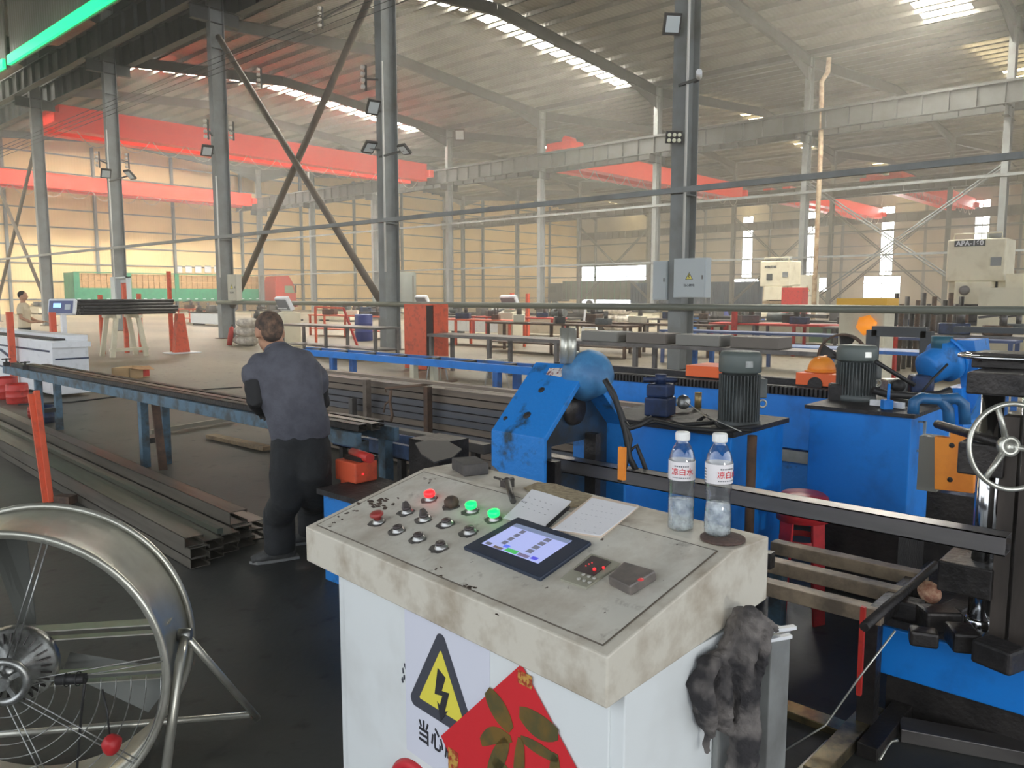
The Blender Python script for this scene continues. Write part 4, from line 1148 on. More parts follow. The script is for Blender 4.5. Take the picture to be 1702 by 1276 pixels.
# sheet metal box ends and rods lying on the floor past the table
a_, b_ = P(250, 718, z=.05), P(388, 695, z=.05); o = MB().bar(a_, b_, .05).build('steel_tube', mat('pale_steel_tube', (150, 144, 128), .5, .4)); tag(o, 'pale square tube lying on the floor behind the table leg', 'steel tube')
a_, b_ = P(350, 724, z=.03), P(445, 745, z=.03); o = MB().bar(a_, b_, .12, .04).build('timber', M_wood); tag(o, 'pale timber lying on the floor beside the trousers', 'timber')
a_, b_ = P(110, 672, z=.02), P(410, 648, z=.02); o = MB().tube([P(30, 672, z=.012), P(120, 668, z=.012), P(210, 657, z=.012), P(300, 650, z=.012), P(402, 643, z=.012)], .012, 6).build('floor_cable', M_rubber); tag(o, 'thin black cable lying across the open floor', 'cable')
p = P(218, 628, z=0); bx = thing('cardboard_box', 'crushed open cardboard box with a red corner on the floor', 'box', (p.x, p.y, 0), .5)
mb = MB(); 
for q in (((-.28, -.2, 0), (.28, -.18, .22)), ((-.28, .18, 0), (.28, .2, .22)), ((-.28, -.2, 0), (-.26, .2, .22)), ((.26, -.2, 0), (.28, .2, .22)), ((-.28, -.2, 0), (.28, .2, .02))): mb.b2(*q)
mb.build('box_body', mat('pale_cardboard', (206, 176, 132), .8), bx)
MB().prism([(-.28, -.2, .22), (.28, -.2, .22), (.22, -.36, .16), (-.2, -.36, .19)], (0, 0, .006)).build('flap', M_ply, bx)
MB().b2((.1, -.203, .02), (.281, -.17, .223)).build('red_print', M_redp, bx)

# ================================================================== BLUE SAW HEAD
saw = thing('saw_machine', 'worn blue gable-shaped cutting head with the steel profile running through it', 'machine', (2.75, 2.2, 0))
Y0, Y1 = 2.06, 2.36
def gable(y0, y1, inset, zb):
    return [(2.45 + inset, zb), (2.45 + inset, 1.02 - inset * .4), (2.75, 1.30 - inset * 1.25), (3.05 - inset, 1.02 - inset * .4), (3.05 - inset, zb)]
# shell plates
mb = MB(); mb.prism([(2.45, Y0, .45), (2.47, Y0, .45), (2.47, Y0, 1.01), (2.45, Y0, 1.02)], (0, Y1 - Y0, 0)); mb.build('side_plate', M_bluew, saw, world=True, bevel=.003)
mb = MB(); mb.prism([(2.45, Y0, 1.02), (2.47, Y0, 1.005), (2.76, Y0, 1.28), (2.745, Y0, 1.30)], (0, Y1 - Y0, 0)); mb.build('slope_plate', M_bluew, saw, world=True, bevel=.003)
mb = MB(); mb.prism([(3.05, Y0, 1.02), (3.03, Y0, 1.005), (2.74, Y0, 1.28), (2.755, Y0, 1.30)], (0, Y1 - Y0, 0)); mb.build('slope_plate', M_bluew, saw, world=True, bevel=.003)
mb = MB(); mb.prism([(3.05, Y0, .45), (3.03, Y0, .45), (3.03, Y0, 1.01), (3.05, Y0, 1.02)], (0, Y1 - Y0, 0)); mb.build('side_plate', M_bluew, saw, world=True)
bp_ = MB(); bp_.prism([(2.449, Y1 - .0, .45), (2.449, Y0, .45), (2.449, Y0, .80), (2.449, Y0 + .05, .83), (2.449, Y0 + .09, .77), (2.449, Y0 + .16, .81), (2.449, Y1 - .06, .84), (2.449, Y1, .87)], (-.0008, 0, 0)); bp_.build('bare_patch', mat('bare_grey_metal', (104, 100, 96), .6, c2=(78, 74, 72), scale=20), saw, world=True)
# recessed web plate with slot for the profile
mb = MB(); yw = Y0 + .10
mb.prism([(2.47, yw, .95), (2.47, yw, 1.005), (2.75, yw, 1.275), (3.03, yw, 1.005), (3.03, yw, .95)], (0, .02, 0)); mb.b2((2.47, yw, .45), (2.62, yw + .02, .95)); mb.b2((2.88, yw, .45), (3.03, yw + .02, .95)); mb.b2((2.62, yw, .45), (2.88, yw + .02, .84))
mb.build('web_plate', mat('oily_blue', (24, 58, 88), .45, c2=(28, 34, 40), scale=6, lo=.4, hi=.6), saw, world=True)
mb = MB(); mb.lathe([(.0, -.02), (.07, -.02), (.075, 0), (.075, .02)], (2.77, yw, 1.10), (0, 1, 0), 24); mb.build('spindle_cover', M_darkmetal, saw, world=True)
MB().b2((2.86, Y0 + .04, .55), (2.90, yw, .98)).build('guide_rib', M_darkmetal, saw, world=True); MB().b2((2.56, Y0 + .03, .50), (2.60, yw, .9)).build('guide_rib', M_darkmetal, saw, world=True)
sn = Vector((-.28, 0, .295)).normalized(); 
for (u, v, r) in ((900, 648, .010), (876, 690, .012), (840, 695, .007)):
    p = plane_hit(u, v, Vector((2.45, Y0, 1.02)), sn); hb_ = MB(); hb_.lathe([(r * 1.6, .0005), (r * 1.4, .003), (0, .003)], p, sn, 16); hb_.build('bolt_hole', M_black, saw, world=True)
pl_ = [plane_hit(u, v, Vector((2.45, Y0, 1.02)), sn) + sn * .002 for u, v in ((914, 612), (944, 612), (933, 627), (908, 623))]
MB().prism(pl_, sn * .001).build('rating_plate', mat('worn_label', (206, 200, 196), .5, c2=(120, 60, 60), scale=60, lo=.5, hi=.6), saw, world=True)
mb = MB(); mb.b2((2.35, 1.98, 0), (3.15, 2.44, .06)); mb.b2((2.42, 2.04, .06), (3.08, 2.38, .45)); mb.build('pedestal', M_darkmetal, saw, world=True)
# drive motor with round guard
mc = P(988, 618, d=3.45); ax = (_fw * .62 - _rt * .55 + Vector((0, 0, -.35))).normalized()
mb = MB(); mb.lathe([(.0, -.05), (.05, -.048), (.085, -.035), (.103, -.005), (.106, .09), (.095, .11), (.0, .11)], mc, ax, 32); mb.build('drive_guard', mat('faded_guard_blue', (70, 130, 176), .5, c2=(52, 104, 150), scale=12), saw, world=True)
mb = MB(); mb.cyl(P(938, 604, d=3.45), P(938, 545, d=3.45), .020); mb.cyl(P(950, 604, d=3.45), P(950, 545, d=3.45), .022); mb.bar(P(930, 590, d=3.5), P(962, 590, d=3.5), .03); mb.build('cylinder_pair', M_galv, saw, world=True)
for pts, r in (([(1005, 630), (1020, 655), (1032, 690), (1040, 720), (1046, 760), (1062, 790)], .013), ([(1010, 640), (1030, 680), (1048, 730), (1040, 770), (1030, 800)], .011), ([(1036, 700), (1046, 712), (1064, 706), (1084, 694)], .012), ([(1046, 750), (1058, 740), (1068, 765), (1080, 800)], .010)):
    mb = MB(); mb.tube([P(u, v, d=3.3) for u, v in pts], r, 8); mb.build('hydraulic_hose', M_rubber, saw, world=True)
MB().box(P(1034, 770, d=3.1), (.015, .03, .13)).build('orange_stop', M_orange2, saw, world=True)

# the long profile leaving the cutting head
o = MB(); o.b2((0, 0, 0), (.075, 1.87, .004)); o.b2((0, 0, .056), (.075, 1.87, .06)); o.b2((0, 0, 0), (.004, 1.87, .06)); o.b2((.071, 0, 0), (.075, 1.87, .02)); o.b2((.071, 0, .04), (.075, 1.87, .06))
o = o.build('steel_profile', mat('bright_profile_steel', (134, 130, 130), .32, .75, c2=(96, 94, 94), scale=3, stretch=(1, .1, 1))); o.location = (2.69, .46, .825)
tag(o, 'long bright steel profile coming out of the blue cutting head', 'steel profile')
o = MB().b2((2.72, 1.2, .60), (2.76, 2.06, .66)).build('steel_profile', M_darkmetal); tag(o, 'dark lower bar running below the bright profile', 'bar')

# machine bed between the run-out table and the frame
bed = thing('machine_bed', 'low dark blue machine bed below the cutting head, cluttered with oily parts', 'machine', (2.7, 2.9, 0))
mb = MB(); mb.b2((2.50, 2.46, 0), (2.86, 3.72, .50)); mb.build('bed_frame', M_bluew, bed, world=True, bevel=.004)
MB().b2((2.47, 2.46, .50), (2.88, 3.74, .53)).build('bed_top', M_black, bed, world=True)
MB().b2((2.55, 1.42, 0), (2.86, 1.95, .40)).build('lower_bed', mat('oily_blue', (24, 58, 88), .45), bed, world=True, bevel=.004)
MB().b2((2.28, 1.28, .44), (2.34, 2.0, .66)).build('edge_strip', M_blue, bed, world=True)
MB().b2((2.30, 1.28, .0), (2.50, 1.95, .44)).build('edge_base', M_darkmetal, bed, world=True)
tv = MB(); c_ = P(620, 722, z=.70); 
tv = MB(); tv.b2((3.32, 3.95, .52), (3.36, 4.8, .62)); tv.b2((3.32, 3.95, .52), (3.66, 4.8, .53)); tv.b2((3.64, 3.95, .52), (3.66, 4.8, .60)); tv.b2((3.45, 4.0, 0), (3.51, 4.06, .52)); tv.b2((3.45, 4.6, 0), (3.51, 4.66, .52))
o = tv.build('side_tray', mat('slate_blue_tray', (70, 98, 140), .5, c2=(50, 66, 90), scale=6)); tag(o, 'slate blue sheet tray beyond the machine bed, right of the trousers', 'tray')
oc = thing('clamp_unit', 'orange-red clamping unit with a tiny red lamp next to the trousers', 'machine', (2.62, 3.75, .53))
c_ = P(592, 772, z=.62); oc.location = (c_.x, c_.y, .532)
MB().box((0, 0, .06), (.16, .20, .12), bev=.01).build('clamp_body', M_orange, oc); MB().box((-.06, .02, -.02 + .03), (.03, .06, .05)).build('foot', M_orange, oc)
MB().cyl((-.02, -.16, .15), (.02, .06, .15), .028).build('clamp_cylinder', M_redp, oc); MB().ball((-.05, -.13, .06), .006).build('red_light', M_bred, oc)
MB().box((.02, -.02, .133), (.12, .16, .025)).build('clamp_top', M_darkmetal, oc)
bs = MB(); q = [P(u, v, z=.70) for u, v in ((690, 738), (712, 733), (745, 735), (768, 748), (752, 762), (722, 770), (700, 756))]; bs.prism(q, (0, 0, .008))
o = bs.build('steel_offcut', mat('dark_offcut', (62, 62, 62), .6)); tag(o, 'dark irregular sheet offcut lying just behind the console back corner', 'offcut')
sp = MB(); c_ = P(728, 752, z=.6); sp.b2((c_.x - .14, c_.y - .16, .3), (c_.x + .12, c_.y + .12, .699)); o = sp.build('scrap_bin', M_darkmetal); tag(o, 'dark oily box that carries the sheet offcut', 'box')
MB().b2((c_.x - .16, c_.y - .18, 0), (c_.x + .14, c_.y + .14, .3)).build('bin_stand', M_darkmetal, o)

a_ = P(556, 693, x=3.95); b_ = P(812, 741, x=3.95)
ob = MB().b2((3.90, b_.y, a_.z - .07), (3.99, a_.y, a_.z)).build('long_channel', mat('grey_long_channel', (116, 110, 102), .45, .4, c2=(84, 82, 80), scale=3, stretch=(1, .1, 1)), bevel=.004)
tag(ob, 'long grey channel on legs in front of the tube bundle, right of the bending person', 'channel')
for yy in (b_.y + .1, (a_.y + b_.y) / 2, a_.y - .15): MB().b2((3.92, yy, 0), (3.97, yy + .05, a_.z - .07)).build('channel_leg', M_darkmetal, ob)

# ================================================================== HYDRAULIC POWER PACKS
def motor(root, base, r, h, name='motor'):
    """vertical finned motor; parts of the power pack"""
    b = Vector(base)
    mb = MB(); mb.lathe([(r * 1.12, 0), (r * 1.12, .03), (r * .9, .035), (r * .9, h * .72), (r * .98, h * .72)], b, (0, 0, 1), 32)
    for k in range(36):
        th = 2 * math.pi * k / 36; mb.box(b + Vector((math.cos(th), math.sin(th), 0)) * r * .97 + Vector((0, 0, h * .38)), (r * .2, r * .045, h * .62), RZ(th))
    mo = mb.build(name, M_motor, root, world=True)
    MB().lathe([(r * 1.06, h * .72), (r * 1.1, h * .74), (r * 1.1, h * .93), (r * .98, h * .99), (r * .6, h), (0, h)], b, (0, 0, 1), 32).build('fan_cowl', mat('motor_cowl_green_grey', (92, 100, 96), .5), mo, world=True)
    tb_ = MB(); tb_.box(b + (_rt * .9 + _fw * .3) * r * 1.15 + Vector((0, 0, h * .5)), (r * .7, r * .9, h * .26), RZ(YAW), .006); tb_.build('terminal_box', M_motor, mo, world=True)
    MB().box(b - _fw * r * 1.1 + _rt * r * .15 + Vector((0, 0, h * .84)), (.003, .035, .03), RZ(YAW)).build('rating_plate', M_alu, mo, world=True)
    e = MB(); e.ring(b + _rt * r * 1.25 + Vector((0, 0, h * .3)), _fw, .018, .005, 20, 6); e.build('lifting_eye', M_galv, mo, world=True)
    return mo
pk = thing('hydraulic_pack', 'blue hydraulic tank with tall grey motor, seen behind the two bottles', 'hydraulic unit', (3.8, 2.0, 0))
xr = P(1303, 697, y=1.72).x
MB().b2((3.42, 1.72, .26), (xr, 2.52, .94)).build('tank', M_blue, pk, world=True, bevel=.006)
MB().b2((3.47, 1.77, .01), (xr - .05, 2.47, .26)).build('tank_skid', M_darkmetal, pk, world=True)
MB().b2((3.40, 1.70, .94), (xr + .02, 2.54, .965)).build('tank_lid', M_black, pk, world=True)
motor(pk, P(1227, 708, z=.968), .092, .37)
vb = MB(); c_ = P(1097, 690, z=.97); vb.box(c_ + Vector((0, 0, .05)), (.14, .13, .10), RZ(.2), .01); vb.box(c_ + Vector((0, 0, .135)), (.12, .12, .07), RZ(.2), .012); vb.build('valve_block', M_blued, pk, world=True)
vb = MB(); vb.cyl(c_ + Vector((-.06, .07, .19)), c_ + Vector((.05, -.07, .19)), .014); vb.cyl(c_ + Vector((0, 0, .17)), c_ + Vector((0, 0, .22)), .03); vb.build('solenoid', M_blued, pk, world=True)
g_ = P(1136, 668, z=1.02); MB().lathe([(.0, -.015), (.038, -.015), (.04, 0), (.034, .008), (0, .008)], g_, -_fw + Vector((0, 0, .2)), 22).build('pressure_gauge', M_alu, pk, world=True)
for pts, r in (([(1045, 708), (1090, 700), (1140, 712), (1200, 716), (1262, 708)], .013), ([(1160, 700), (1175, 690), (1200, 712), (1250, 716)], .009), ([(1110, 700), (1130, 706), (1180, 703), (1200, 700)], .012)):
    MB().tube([P(u, v, z=.985) for u, v in pts], r, 8).build('hydraulic_hose', M_rubber, pk, world=True)
MB().tube([P(1140, 668, z=1.06), P(1170, 690, z=1.02), P(1232, 717, z=.99)], .003, 5).build('gauge_wire', M_galv, pk, world=True)
mb = MB(); pp_ = P(1250, 735, y=1.64); mb.cyl((pp_.x, 1.64, .30), (pp_.x, 1.64, .95), .022); mb.build('drain_pipe', M_rust, pk, world=True)
o = MB().cyl(P(1160, 678, z=.97), P(1160, 678, z=.97) + Vector((0, 0, .09)), .02).build('filler_neck', mat('brass', (150, 130, 90), .4, .6), pk, world=True)

p2 = thing('hydraulic_pack', 'bright blue cabinet-like hydraulic tank with upright door handle and grey motor', 'hydraulic unit', (4.6, 1.4, 0))
MB().b2((4.20, 1.155, .40), (4.93, 1.665, 1.0)).build('tank', M_blue, p2, world=True, bevel=.006)
MB().b2((4.26, 1.2, .01), (4.88, 1.62, .40)).build('tank_skid', M_darkmetal, p2, world=True)
MB().b2((4.18, 1.135, 1.0), (4.95, 1.685, 1.02)).build('tank_lid', M_black, p2, world=True)
hh = P(1527, 728, y=1.15); mb = MB(); mb.bar((hh.x, 1.125, hh.z - .07), (hh.x, 1.125, hh.z + .09), .012); mb.b2((hh.x - .006, 1.125, hh.z - .07), (hh.x + .006, 1.155, hh.z - .06)); mb.b2((hh.x - .006, 1.125, hh.z + .08), (hh.x + .006, 1.155, hh.z + .09)); mb.build('door_handle', M_galv, p2, world=True)
motor(p2, P(1421, 664, z=1.02), .098, .31)
MB().box(P(1402, 655, z=1.05), (.12, .16, .12), RZ(.4), .015).build('pump_block', M_black, p2, world=True)
mb = MB(); mb.bar(P(1448, 668, z=1.04), P(1502, 674, z=1.04), .03, .03); mb.build('white_manifold', M_white, p2, world=True)
mb = MB(); mb.tube([P(1476, 676, z=1.03), P(1476, 676, z=1.03) + Vector((0, 0, .12))], .008, 8); mb.box(P(1474, 672, z=1.045), (.05, .05, .05), RZ(.7), .006); mb.build('valve_stem', M_blue, p2, world=True)
mb = MB(); mb.box(P(1486, 644, d=4.5), (.10, .12, .10), RZ(YAW), .01); mb.build('directional_valve', M_alu, p2, world=True)
mb = MB(); mb.lathe([(.0, -.01), (.035, -.01), (.035, .03), (0, .03)], P(1491, 640, d=4.40), -_fw, 18); mb.build('valve_knob', M_rubber, p2, world=True)
for pts, r in (([(1450, 648), (1475, 655), (1520, 658), (1562, 655), (1580, 648)], .020), ([(1455, 600), (1470, 610), (1500, 628), (1520, 640)], .012), ([(1530, 655), (1550, 630), (1575, 605)], .007)):
    MB().tube([P(u, v, d=4.3) for u, v in pts], r, 8).build('hydraulic_hose', M_rubber, p2, world=True)
MB().box(P(1530, 640, d=4.45), (.12, .12, .12), RZ(.5), .02).build('navy_valve', M_blued, p2, world=True)
for pts in ([(1518, 688), (1519, 668), (1530, 661), (1562, 664), (1576, 680), (1578, 715)], [(1560, 664), (1590, 662), (1602, 672), (1604, 705)]):
    MB().tube([P(u, v, d=3.8) for u, v in pts], .027, 12).build('oil_pipe', mat('pipe_blue', (38, 100, 150), .45, c2=(30, 80, 120), scale=10), p2, world=True)

# long blue bed behind the packs, with rack and orange covers
lb_ = thing('machine_bed', 'long blue carriage bed behind the two hydraulic tanks, topped by black rack', 'machine', (5.6, 2.2, 0))
MB().b2((5.3, 1.45, .55), (6.1, 4.6, .92)).build('bed_beam', M_blue, lb_, world=True, bevel=.005)
MB().b2((5.28, 1.45, .46), (5.30, 4.6, .54)).build('slide_strip', M_galv, lb_, world=True)
MB().b2((5.32, 1.5, .02), (6.1, 4.5, .46)).build('bed_base', M_bluew, lb_, world=True)
rk = MB()
rk.b2((5.3, 1.45, .92), (5.36, 4.6, .98)); rk.b2((5.62, 1.45, .92), (5.68, 4.6, 1.0))
for k in range(8, 110): rk.b2((5.27, 1.22 + k * .0305, .925), (5.30, 1.235 + k * .0305, .975))
rk.build('toothed_rack', M_black, lb_, world=True)
for (u0, u1, v0, v1, lab) in ((1138, 1192, 652, 680, 'plain orange-red cover box between the valve block and the tall grey motor'), (1321, 1389, 643, 664, 'orange-red cover box with a dark notch under the helmet')):
    a_ = P(u0, v1, x=5.42); b_ = P(u1, v1, x=5.42); t_ = P(u0, v0, x=5.42)
    o = MB().b2((5.42, b_.y, .985), (5.75, a_.y, max(1.07, t_.z))).build('cover_box', M_orange3, bevel=.004); tag(o, lab, 'cover')
nt_ = P(1353, 664, x=5.41); MB().lathe([(.05, 0), (.05, .01)], (5.41, nt_.y, .995), (1, 0, 0), 20).build('notch', M_black, o)
hp_ = P(1362, 634, x=5.55); he = thing('safety_helmet', 'orange safety helmet resting on the cover box', 'helmet', (5.58, hp_.y, 1.0))
hz_ = max(1.07, P(1321, 643, x=5.42).z) ; he.location.z = hz_ + .002
mb = MB(); mb.lathe([(.095, .0), (.092, .03), (.08, .065), (.055, .095), (.025, .108), (0, .11)], (0, 0, 0), (0, 0, 1), 28); mb.build('shell', M_orange2, he)
mb = MB(); mb.lathe([(.112, .0), (.115, .005), (.09, .012)], (0, 0, 0), (0, 0, 1), 28); mb.bar((-.07, 0, .088), (.07, 0, .106), .02, .01); mb.build('brim', M_orange2, he)

# second drive unit on its blue A-frame
du = thing('drive_unit', 'blue gearmotor on a tapering blue stand behind the upper handwheel', 'machine', (5.2, .9, 0))
fa = [P(u, v, x=5.0) for u, v in ((1555, 700), (1598, 700), (1598, 640), (1617, 580), (1580, 572), (1560, 640))]
sd_ = MB(); sd_.prism([P(1570, 645, x=4.95), P(1598, 645, x=4.95), P(1601, 715, x=4.95), P(1568, 712, x=4.95)], (.3, 0, 0)); sd_.build('stand_front', M_blue, du, world=True)
sd_ = MB(); sd_.prism([P(1590, 565, x=5.05), P(1619, 566, x=5.05), P(1630, 650, x=5.05), P(1600, 720, x=5.05), P(1598, 650, x=5.05)], (.35, 0, 0)); sd_.build('stand_side', M_bluew, du, world=True)
MB().b2((5.0, P(1630, 700, x=5.0).y, 0), (5.5, P(1560, 700, x=5.0).y, .72)).build('stand_base', M_darkmetal, du, world=True)
c_ = P(1568, 600, x=4.9); mb = MB(); mb.lathe([(0, -.13), (.07, -.128), (.09, -.11), (.095, -.02), (.12, -.01), (.12, .03), (.09, .04), (.09, .09)], c_, (.55, -.35, .25), 28); mb.build('gearmotor', M_bluew, du, world=True)
mb = MB(); mb.ring(c_ + Vector((.03, -.02, .02)), (.55, -.35, .25), .118, .010, 30, 6); mb.build('flange', M_blue, du, world=True)
MB().cyl(c_ + Vector((-.01, .01, .07)), c_ + Vector((-.01, .01, .14)), .055).build('motor_lid', mat('dull_teal', (40, 88, 104), .5), du, world=True)

# orange cover panel in front of the pipes
op = MB(); q = [P(u, v, x=3.9) for u, v in ((1553, 725), (1579, 728), (1579, 713), (1613, 714), (1613, 780), (1619, 782), (1618, 820), (1553, 813))]; op.prism(q, (.04, 0, 0))
o = op.build('machine_guard', M_orange2, bevel=.003); tag(o, 'notched orange machine panel in front of the blue oil pipes', 'panel')
mb = MB(); mb.b2((3.93, q[7].y + .0, q[7].z - .02), (4.02, q[0].y + .07, q[0].z - .01)); mb.build('grey_backing', mat('panel_backing', (122, 120, 110), .6), o)
for (u, v) in ((1582, 740), (1579, 797)): MB().lathe([(.012, 0), (.011, -.002), (0, -.002)], P(u, v, x=3.9), (1, 0, 0), 14).build('bolt_hole', M_black, o)
MB().b2((3.94, q[7].y - .2, .02), (4.04, q[7].y + .04, q[7].z - .02)).build('panel_foot', M_darkmetal, o)

# ================================================================== ROLL FORMING STAND at the right edge
rf_ = thing('forming_stand', 'oily roll forming stand with chrome guide columns and a blue base', 'machine', (3.3, .4, 0))
MB().b2((3.08, -.9, .17), (4.1, .985, .355)).build('base', M_blue, rf_, world=True, bevel=.006)
MB().b2((3.14, -.9, .0), (4.0, .9, .17)).build('base_foot', M_darkmetal, rf_, world=True)
MB().b2((3.10, -.9, .355), (4.08, .97, .385)).build('oily_top', M_black, rf_, world=True)
for cx_, cy_ in ((3.14, .605), (3.02, .375), (3.55, .55), (3.5, .3)):
    MB().cyl((cx_, cy_, .38), (cx_, cy_, 1.27), .036, 24).build('chrome_column', M_chrome, rf_, world=True)
MB().b2((3.02, .20, 1.27), (3.65, .665, 1.345)).build('crown_block', M_darkmetal, rf_, world=True, bevel=.006)
MB().b2((3.03, .54, .99), (3.4, .68, 1.10)).build('bearing_block', M_darkmetal, rf_, world=True, bevel=.006)
MB().b2((3.03, .55, .56), (3.3, .72, .67)).build('bearing_block', M_darkmetal, rf_, world=True, bevel=.006)
MB().lathe([(.045, .38), (.045, .45), (.038, .46)], (3.14, .605, 0), (0, 0, 1), 20).build('column_collar', M_chrome, rf_, world=True)
for yy in (.47, .53): MB().b2((3.05, yy - .024, .42), (3.12, yy + .024, 1.2)).build('guide_plate', mat('brown_grey_guide', (84, 76, 70), .5, .4, c2=(60, 54, 50), scale=8, stretch=(1, 1, .2)), rf_, world=True)
MB().lathe([(.05, 0), (.05, .015), (.02, .02)], (3.08, .5, .40), (0, 0, 1), 20).build('lower_roll', M_darkmetal, rf_, world=True)
rr = MB(); rr.lathe([(.05, -.12), (.09, -.11), (.09, -.02), (.06, -.01), (.06, .03), (.09, .04), (.09, .12), (.05, .13)], (3.3, .5, .88), (0, 1, 0), 28); rr.build('forming_roll', mat('roll_steel', (92, 76, 76), .4, .6), rf_, world=True)
# upper handwheel (flat) and front handwheel (upright)
def handwheel(c, ax, R, name, spokes, dish):
    mb = MB(); c = Vector(c); ax = Vector(ax).normalized()
    mb.ring(c, ax, R, .0085, 48, 8)
    a = ax.orthogonal().normalized(); b = ax.cross(a); hb__ = c - ax * dish
    for k in range(spokes):
        th = 2 * math.pi * k / spokes + .5; d = a * math.cos(th) + b * math.sin(th)
        mb.tube([hb__ + d * .015, hb__.lerp(c + d * R, .5), c + d * (R - .004)], [.012, .009, .009], 8)
    mb.lathe([(.032, -.012), (.034, .0), (.034, .012), (.018, .014), (.018, .006), (0, .006)], hb__, ax, 24)
    return mb.build(name, M_chrome if spokes > 3 else M_galv, rf_, world=True)
uw = P(1672, 592, d=2.85); handwheel(uw, (0, 0, 1), .145, 'upper_handwheel', 5, .035)
MB().cyl((uw.x, uw.y, 1.345), (uw.x, uw.y, uw.z - .03), .026).build('screw_stem', M_darkmetal, rf_, world=True)
MB().b2((uw.x - .09, uw.y - .09, 1.345), (uw.x + .09, uw.y + .09, 1.40)).build('stem_block', M_darkmetal, rf_, world=True, bevel=.005)
fw_ = P(1682, 742, d=2.55); handwheel(fw_, -_fw + Vector((0, 0, .1)), .138, 'front_handwheel', 3, .02)
MB().cyl(fw_ + _fw * .02, fw_ + _fw * .45, .016).build('wheel_shaft', M_darkmetal, rf_, world=True)
# clutter on the base
c_ = P(1543, 985, z=.46); MB().lathe([(.0, 0), (.012, 0), (.014, .006), (.045, .006), (.045, .012), (0, .012)], c_, -_fw + Vector((0, 0, .8)), 26).build('rusty_disc', mat('orange_rust_disc', (150, 96, 74), .7, c2=(196, 160, 130), scale=40), rf_, world=True)
mb = MB(); mb.tube([c_ + _fw * .012, c_ + _fw * .14 + Vector((0, 0, -.06))], [.04, .05], 14); mb.build('disc_housing', M_darkmetal, rf_, world=True)
for i, (u, v, s_) in enumerate(((1505, 1010, .09), (1560, 1030, .10), (1590, 1015, .08), (1600, 1060, .09), (1660, 1090, .10), (1535, 1055, .07), (1640, 1075, .06))):
    q = P(u, v, z=.42); MB().box((q.x, q.y, .385 + s_ * .4), (s_, s_ * 1.3, s_ * .8), RZ(i * .7), .01).build('oily_block', M_darkmetal if i % 2 else M_black, rf_, world=True)
mb = MB(); mb.tube([P(1556, 1155, z=.10), P(1590, 1095, z=.25), P(1612, 1065, z=.37), P(1625, 1048, z=.42)], [.008, .014, .016, .016], 8); mb.build('lever', M_black, rf_, world=True)
# rods near the stand
o = MB().tube([P(1436, 1042, z=.52), P(1555, 938, z=.56)], .016, 8).build('black_bar', M_black); tag(o, 'thick black bar laid across the end of the steel frame', 'bar')
o = MB().tube([P(1296, 1252, z=.02), P(1372, 1205, z=.12), P(1425, 1130, z=.28), P(1488, 1048, z=.47)], .0035, 6).build('thin_wire', M_galv); tag(o, 'thin wire curving up from the floor to the stand', 'wire')

# ================================================================== LOW STEEL FRAME
sf = thing('support_stand', 'low worn steel frame with faded blue ends, right of the console', 'frame', (3.1, 1.1, 0))
M_fr = mat('dirty_frame_steel', (156, 138, 114), .5, .2, c2=(104, 92, 78), scale=7, bump=.1)
for nm_, x_, z_, ya, yb in (('top_rail', 3.38, .5, .84, 1.48), ('front_rail', 2.93, .48, .86, 1.75), ('middle_rail', 3.16, .49, .86, 1.40)):
    MB().b2((x_ - .032, ya, z_ - .055), (x_ + .032, yb, z_)).build(nm_, M_fr, sf, world=True, bevel=.003)
for x_, y_ in ((3.38, 1.45), (3.38, .87), (2.93, 1.72), (2.93, .90)):
    MB().b2((x_ - .03, y_ - .03, 0), (x_ + .03, y_ + .03, .435)).build('leg', M_bluegrey if y_ > 1 else M_darkmetal, sf, world=True)
MB().b2((2.93, .86, .42), (3.38, .91, .48)).build('end_rail', M_darkmetal, sf, world=True)
q = P(1435, 1008, z=.5); MB().b2((q.x - .008, q.y - .008, .17), (q.x + .008, q.y + .008, .50)).build('red_upright', M_redp, sf, world=True)
# rails on the floor
for i, (a_, b_, w_, h_, m_, lab) in enumerate(((P(1250, 1162, z=.0), P(1425, 1228, z=.0), .085, .03, mat('worn_plate_yellow_glare', (170, 150, 104), .25, .8, c2=(70, 64, 54), scale=9, lo=.5, hi=.66), 'short shiny worn steel plate on the floor beside the console'),  # yellowish reflection is put into the plate's colour
                                   (P(1352, 1300, z=.0), P(1452, 1190, z=.0), .075, .045, mat('worn_brass_steel', (150, 136, 104), .3, .75, c2=(60, 56, 50), scale=9), 'bright-edged channel on the floor pointing towards the blue base'),
                                   (P(1440, 1262, z=.0), P(1552, 1122, z=.0), .07, .05, M_darkmetal, 'dark oily channel on the floor next to the bright-edged one'),
                                   (P(1495, 1222, z=.0), P(1760, 1272, z=.0), .10, .05, M_steelbar, 'grey steel channel on the floor in front of the blue base'),
                                   (P(1330, 1290, z=.0), P(1380, 1240, z=.0), .03, .02, M_galv, 'small bright flat bar on the floor at the bottom edge'))):
    up_ = Vector((0, 0, h_ / 2 + .001)); o = MB().bar(a_ + up_, b_ + up_, w_, h_).build('floor_bar', m_, bevel=.003); tag(o, lab, 'steel bar')
o = MB().tube([P(1462, 1262, z=.01), P(1475, 1240, z=.02), P(1482, 1232, z=.03), P(1492, 1230, z=.045)], .005, 6).build('loose_wire', M_galv); tag(o, 'short pale loose wire at the end of the grey floor channel', 'wire')
